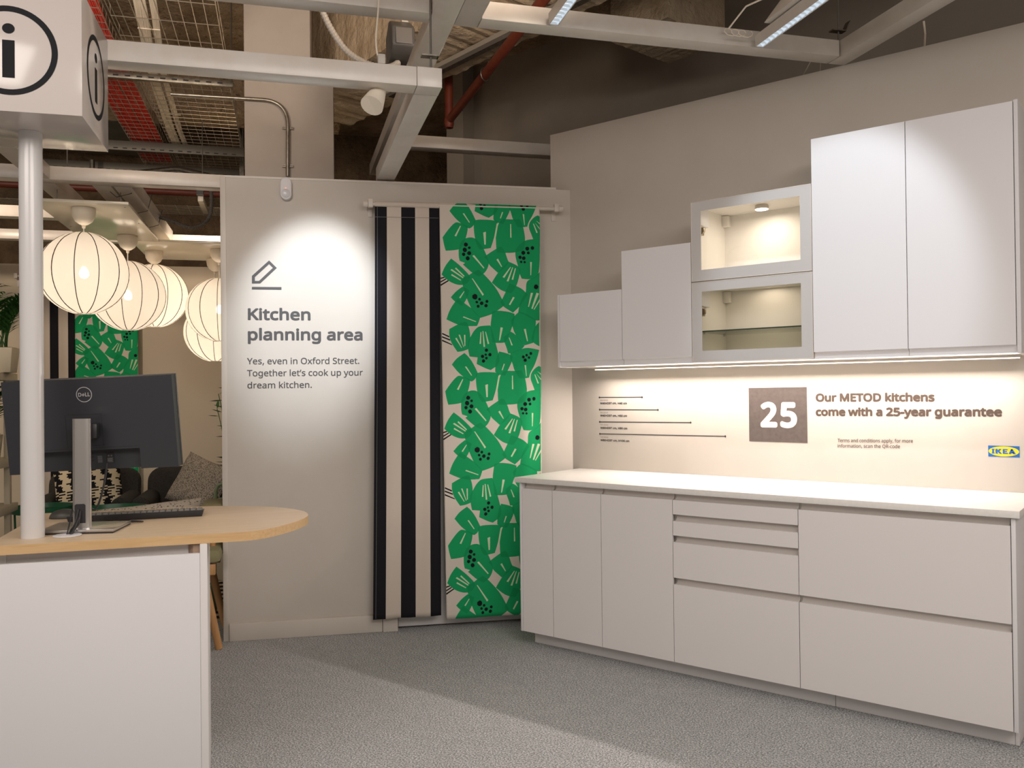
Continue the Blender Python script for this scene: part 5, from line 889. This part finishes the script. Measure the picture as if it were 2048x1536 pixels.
def cushion(name, label, c, size, thick, rot, m, group=None, frame=G, lean=None):
    n = 20; V = []; UV = []; FF = []
    for s in (1, -1):
        for j in range(n+1):
            for i in range(n+1):
                u, v = 2*i/n-1, 2*j/n-1; k = max(0, (1-u**4))**.5*max(0, (1-v**4))**.5
                pin = 1-.06*(1-abs(u)**2)*abs(v)**3; pin2 = 1-.06*(1-abs(v)**2)*abs(u)**3
                V.append(Vector((u*size[0]/2*pin2, s*thick/2*k+.008*math.sin(5*u+3*v)*k, v*size[1]/2*pin))); UV.append((i/n, j/n))
        o = 0 if s == 1 else (n+1)**2
        for j in range(n):
            for i in range(n): q = o+j*(n+1)+i; FF.append((q, q+1, q+n+2, q+n+1) if s == -1 else (q, q+n+1, q+n+2, q+1))
    me = bpy.data.meshes.new(name); me.from_pydata(V, [], FF); me.materials.append(m); uvl = me.uv_layers.new(name='UVMap'); idx = np.zeros(len(me.loops), np.int32); me.loops.foreach_get('vertex_index', idx)
    uvl.data.foreach_set('uv', np.array(UV, np.float32)[idx].ravel()); me.shade_smooth()
    o = bpy.data.objects.new(name, me); COL.objects.link(o)
    o.matrix_world = frame @ Matrix.Translation(Vector(c)) @ Matrix.Rotation(rot[2], 4, 'Z') @ Matrix.Rotation(rot[0], 4, 'X') @ Matrix.Rotation(rot[1], 4, 'Y')
    o['label'] = label; o['category'] = 'cushion'; return o
def rounded(mb, x0, x1, y0, y1, z0, z1, r, tilt=0):
    """rounded upright slab (arched top corners) with optional backward lean"""
    P_ = [(x0, z0)]+[(x, z) for x, _, z in arc((x0+r, z1-r), r, 180, 90, 6)]+[(x, z) for x, _, z in arc((x1-r, z1-r), r, 90, 0, 6)]+[(x1, z0)]
    n = len(P_); v = [(x, y0+tilt*(z-z0), z) for x, z in P_]+[(x, y1+tilt*(z-z0), z) for x, z in P_]
    mb.add(v, [tuple(range(n)), tuple(range(n, 2*n))[::-1]]+[(i, n+i, n+(i+1) % n, (i+1) % n) for i in range(n)]); return mb
def armchair(x0, x1, y, lab):
    t = Thing('armchair', lab, 'armchair', G, ((x0+x1)/2, y, 0), 'dark armchairs')
    t.part('seat_cushion', MB().box(x0+.14, x1-.14, y-.36, y+.14, .27, .44), FABD, bevel=.03)
    t.part('backrest', rounded(MB(), x0+.03, x1-.02, y+.16, y+.30, .24, .77, .11, .18), FABD, bevel=.035)
    for s, xx in ((-1, x0), (1, x1)):
        a, b = sorted((xx, xx-s*.135))
        t.part('arm', rounded(MB(), a, b, y-.36, y+.20, .20, .60, .066, 0), FABD, bevel=.012)
    t.part('seat_base', MB().box(x0+.09, x1-.09, y-.34, y+.2, .17, .265), FABD, bevel=.02)
    for a, b in ((x0+.1, y-.3), (x1-.1, y-.3), (x0+.12, y+.2), (x1-.12, y+.2)): t.part('leg', MB().tube([(a, b, 0.0005), (a, b, .18)], [.014, .02], 10), LEGW)
    return t
armchair(-1.88, -1.145, 7.38, 'dark armchair at the left with the black and cream fringed-pattern cushion')
armchair(-1.135, -.36, 7.38, 'dark armchair at the right with the fine dotted cushion, beside the sign wall')
cushion('cushion', 'black and cream broken-stripe cushion leaning on the left armchair', (-1.50, 7.38, .66), (.50, .50), .15, (math.radians(-14), math.radians(-6), .1), uvmat('broken_stripe_cloth', _jag))
cushion('cushion', 'finely dotted grey cushion leaning on the right armchair by the sign wall', (-.66, 7.27, .655), (.46, .42), .15, (math.radians(-22), math.radians(20), -.45), uvmat('fine_dot_cloth', _dots(62, .40)))
cushion('cushion', 'cushion with larger black dots lying on the wooden easy chair', (-.74, 5.20, .655), (.56, .22), .12, (math.radians(-24), math.radians(-5), 0), uvmat('large_dot_cloth', _dots(30, .30)))
def tray(x, y, z, r, lab):
    t = Thing('tray_table', lab, 'table', G, (x, y, 0), 'green tray tables')
    t.part('tray', MB().lathe([(r-.01, 0), (r, .004), (r+.004, .045), (r+.001, .045), (r-.006, .008), (.01, .006)], (x, y, z), 40), GREEN)
    for k in range(4):
        a = k*PI/2+.5; t.part('leg', MB().tube([(x+.82*r*math.cos(a), y+.82*r*math.sin(a), .0005), (x+.9*r*math.cos(a), y+.9*r*math.sin(a), z)], .008, 6), GREEN)
    t.part('foot_ring', MB().tube([(x+.83*r*math.cos(a), y+.83*r*math.sin(a), .06) for a in [k*PI/14 for k in range(29)]], .006, 6, False), GREEN)
tray(-1.19, 6.56, .535, .25, 'round green tray table in front of the armchairs')
tray(-1.68, 6.78, .545, .20, 'lower round green tray table at the left behind the sign post')
# wooden easy chair and sage chair behind the counter end
t = Thing('easy_chair', 'warm wooden chair with slanted legs seen under the counter edge', 'chair', G, (-.66, 5.1, 0))
for a, b, c_, d in ((-.36, 5.30, -.351, 5.335), (-.96, 5.30, -.97, 5.335), (-.36, 4.90, -.35, 4.86), (-.96, 4.90, -.97, 4.86)):
    s = -1 if a > -.6 else 1; t.part('leg', MB().tube([(c_, d, .0005), (a+s*.085, b, .46)], [.019, .023], 10), LEGW)
t.part('apron', MB().box(-.95, -.37, 5.26, 5.29, .39, .45), LEGW, bevel=.004); t.part('apron', MB().box(-.95, -.37, 4.91, 4.94, .39, .45), LEGW, bevel=.004)
t.part('armrest_pad', MB().box(-.455, -.335, 4.96, 5.28, .700, .765), mat('sage_cloth', (.26, .24, .13), .95), bevel=.02)
for yy in (5.0, 5.24): t.part('arm_post', MB().cyl((-.39, yy, .45), (-.39, yy, .70), .016, 8), LEGW)
t.part('seat_pad', MB().box(-.97, -.34, 4.88, 5.36, .455, .535), mat('sage_cloth', (.26, .24, .13), .95), bevel=.03)
t = Thing('metal_chair', 'sage green metal chair frame half hidden by the edge of the sign wall', 'chair', G, (-.20, 5.5, .0045))
gm = [(-.435, 5.70, .0045), (-.432, 5.66, .46), (-.424, 5.70, .76), (-.412, 5.705, .795), (-.38, 5.71, .81), (-.05, 5.71, .81), (.0, 5.71, .795), (.02, 5.71, .76), (.025, 5.66, .46), (.03, 5.70, .0045)]
t.part('back_frame', MB().tube(gm, .0115, 8), OLIVE)
for a in (-.43, .028): t.part('leg', MB().tube([(a, 5.40, .0045), (a+(.01 if a < 0 else -.01), 5.41, .45)], .0115, 8), OLIVE)
t.part('seat', MB().box(-.44, .035, 5.385, 5.66, .452, .470), OLIVE, bevel=.006); t.part('back_slat', MB().box(-.41, .01, 5.70, 5.71, .66, .72), OLIVE, bevel=.003)
RUG = stripes('striped_rug', 1, [0, .48], [(.55, .48, .36), (.015, .014, .016)], .98, .125, 'Object')
single('rug', MB().box(-.90, -.26, 5.45, 6.90, .0008, .004), RUG, 'black and cream striped rug on the carpet under the lounge chairs', 'rug', G, (-.6, 6.2, 0))
# shelf and planters at the far left
t = Thing('shelf_unit', 'cream open shelf unit at the left edge behind the sign post', 'shelf', G, (-2.1, 6.2, 0))
SHF = mat('cream_shelf_paint', (.56, .50, .38), .6)
for x, y in ((-1.775, 6.32), (-1.775, 5.96), (-2.55, 6.32), (-2.55, 5.96)): t.part('post', MB().box(x-.018, x+.018, y-.02, y+.02, .0005, 1.56), SHF, bevel=.002)
for z in (.30, .615, .92, 1.48): t.part('shelf_board', MB().box(-2.6, -1.735, 5.93, 6.40, z, z+.05), SHF, bevel=.002)
FR = mat('palm_leaf_green', (.05, .17, .03), .5, noise=(6, (.02, .075, .015), .3, .7))
def frond(L, seed):
    R = random.Random(seed); m = MB(); P_ = [Vector((L*.42*(i/12)**1.4, 0, L*(i/12)-L*.34*(i/12)**2.6)) for i in range(13)]
    m.tube(P_, [.004-.003*i/12 for i in range(13)], 4, False)
    for i in range(3, 13):
        for s in (-1, 1):
            l = .15*(1-.5*abs(i-7)/7); p = P_[i]; d = (P_[i]-P_[i-1]).normalized(); q = (d*.75+Vector((0, s*.72, -.05+R.uniform(-.08, .08)))).normalized(); w = Vector((0, 0, 1)).cross(q).normalized()*.0105
            a = p+q*l*.45; e = p+q*l-Vector((0, 0, .018)); m.add([p-w*.3, a-w, e, a+w, p+w*.3], [(0, 1, 2, 3, 4)])
    return m
def palm(x, y, z, L, n, lab, wid=.30, seed=1):
    t = Thing('potted_palm', lab, 'plant', G, (x, y, z), 'palms on the shelf unit')
    t.part('planter', MB().hexa([(x-wid/2+.015, y-.07, z), (x+wid/2-.015, y-.07, z), (x+wid/2-.015, y+.07, z), (x-wid/2+.015, y+.07, z), (x-wid/2, y-.085, z+.16), (x+wid/2, y-.085, z+.16), (x+wid/2, y+.085, z+.16), (x-wid/2, y+.085, z+.16)]), SHF, bevel=.003)
    t.part('soil', MB().box(x-wid/2+.012, x+wid/2-.012, y-.07, y+.07, z+.1605, z+.163), mat('potting_soil', (.03, .02, .012), .95))
    R = random.Random(seed); fm = [mesh(frond(L*k, 10+i), 'frond', FR, K, (0, 0, 0), 0) for i, k in enumerate((1, .86, .72))]
    for i in range(n):
        o = bpy.data.objects.new('frond', fm[i % 3]); COL.objects.link(o); o.parent = t.e
        o.matrix_basis = Matrix.Translation((R.uniform(-wid*.38, wid*.38), R.uniform(-.04, .04), .16)) @ Matrix.Rotation(2*PI*i/n+R.uniform(-.3, .3), 4, 'Z') @ Matrix.Rotation(R.uniform(-.25, .15), 4, 'Y')
    return t
palm(-1.86, 6.17, 1.5305, .54, 40, 'feathery palm in a cream trough on top of the shelf unit', .36, 4)
palm(-1.93, 6.17, .9705, .42, 30, 'smaller palm in a cream trough on the middle board of the shelf unit', .3, 9)
t = Thing('leafy_plant', 'thin green plant whose leaves peep past the left edge of the sign wall', 'plant', G, (-.42, 6.72, 0))
t.part('pot', MB().lathe([(.09, .0005), (.12, .22), (.11, .22), (.105, .20), (.01, .20)], (-.42, 6.72, 0), 20), SHF)
LF = mat('leaf_green', (.05, .16, .035), .45)
for k, (dx, dz) in enumerate(((-.055, 1.38), (-.065, 1.27), (-.02, 1.33), (.02, 1.42))):
    P_ = smooth_path([(-.42, 6.72, .2), (-.41, 6.72, .7), (-.42+dx*.4, 6.72, dz-.2), (-.42+dx, 6.71, dz)], 5); st = t.part('stem', MB().tube(P_, .003, 5), LF)
    for j in range(6):
        p = P_[-1-j*2]; a = j*2.1+k; q = Vector((math.cos(a)-.5, .3*math.sin(a), .15+.2*math.sin(a*2))).normalized(); w = Vector((-q.y, q.x, .3)).normalized()*.013; l = .08
        t.part('leaf', MB().add([p, p+q*l*.35+w, p+q*l*.7+w*.7, p+q*l, p+q*l*.7-w*.7, p+q*l*.35-w], [(0, 1, 2, 3, 4, 5)]), LF, parent=st)
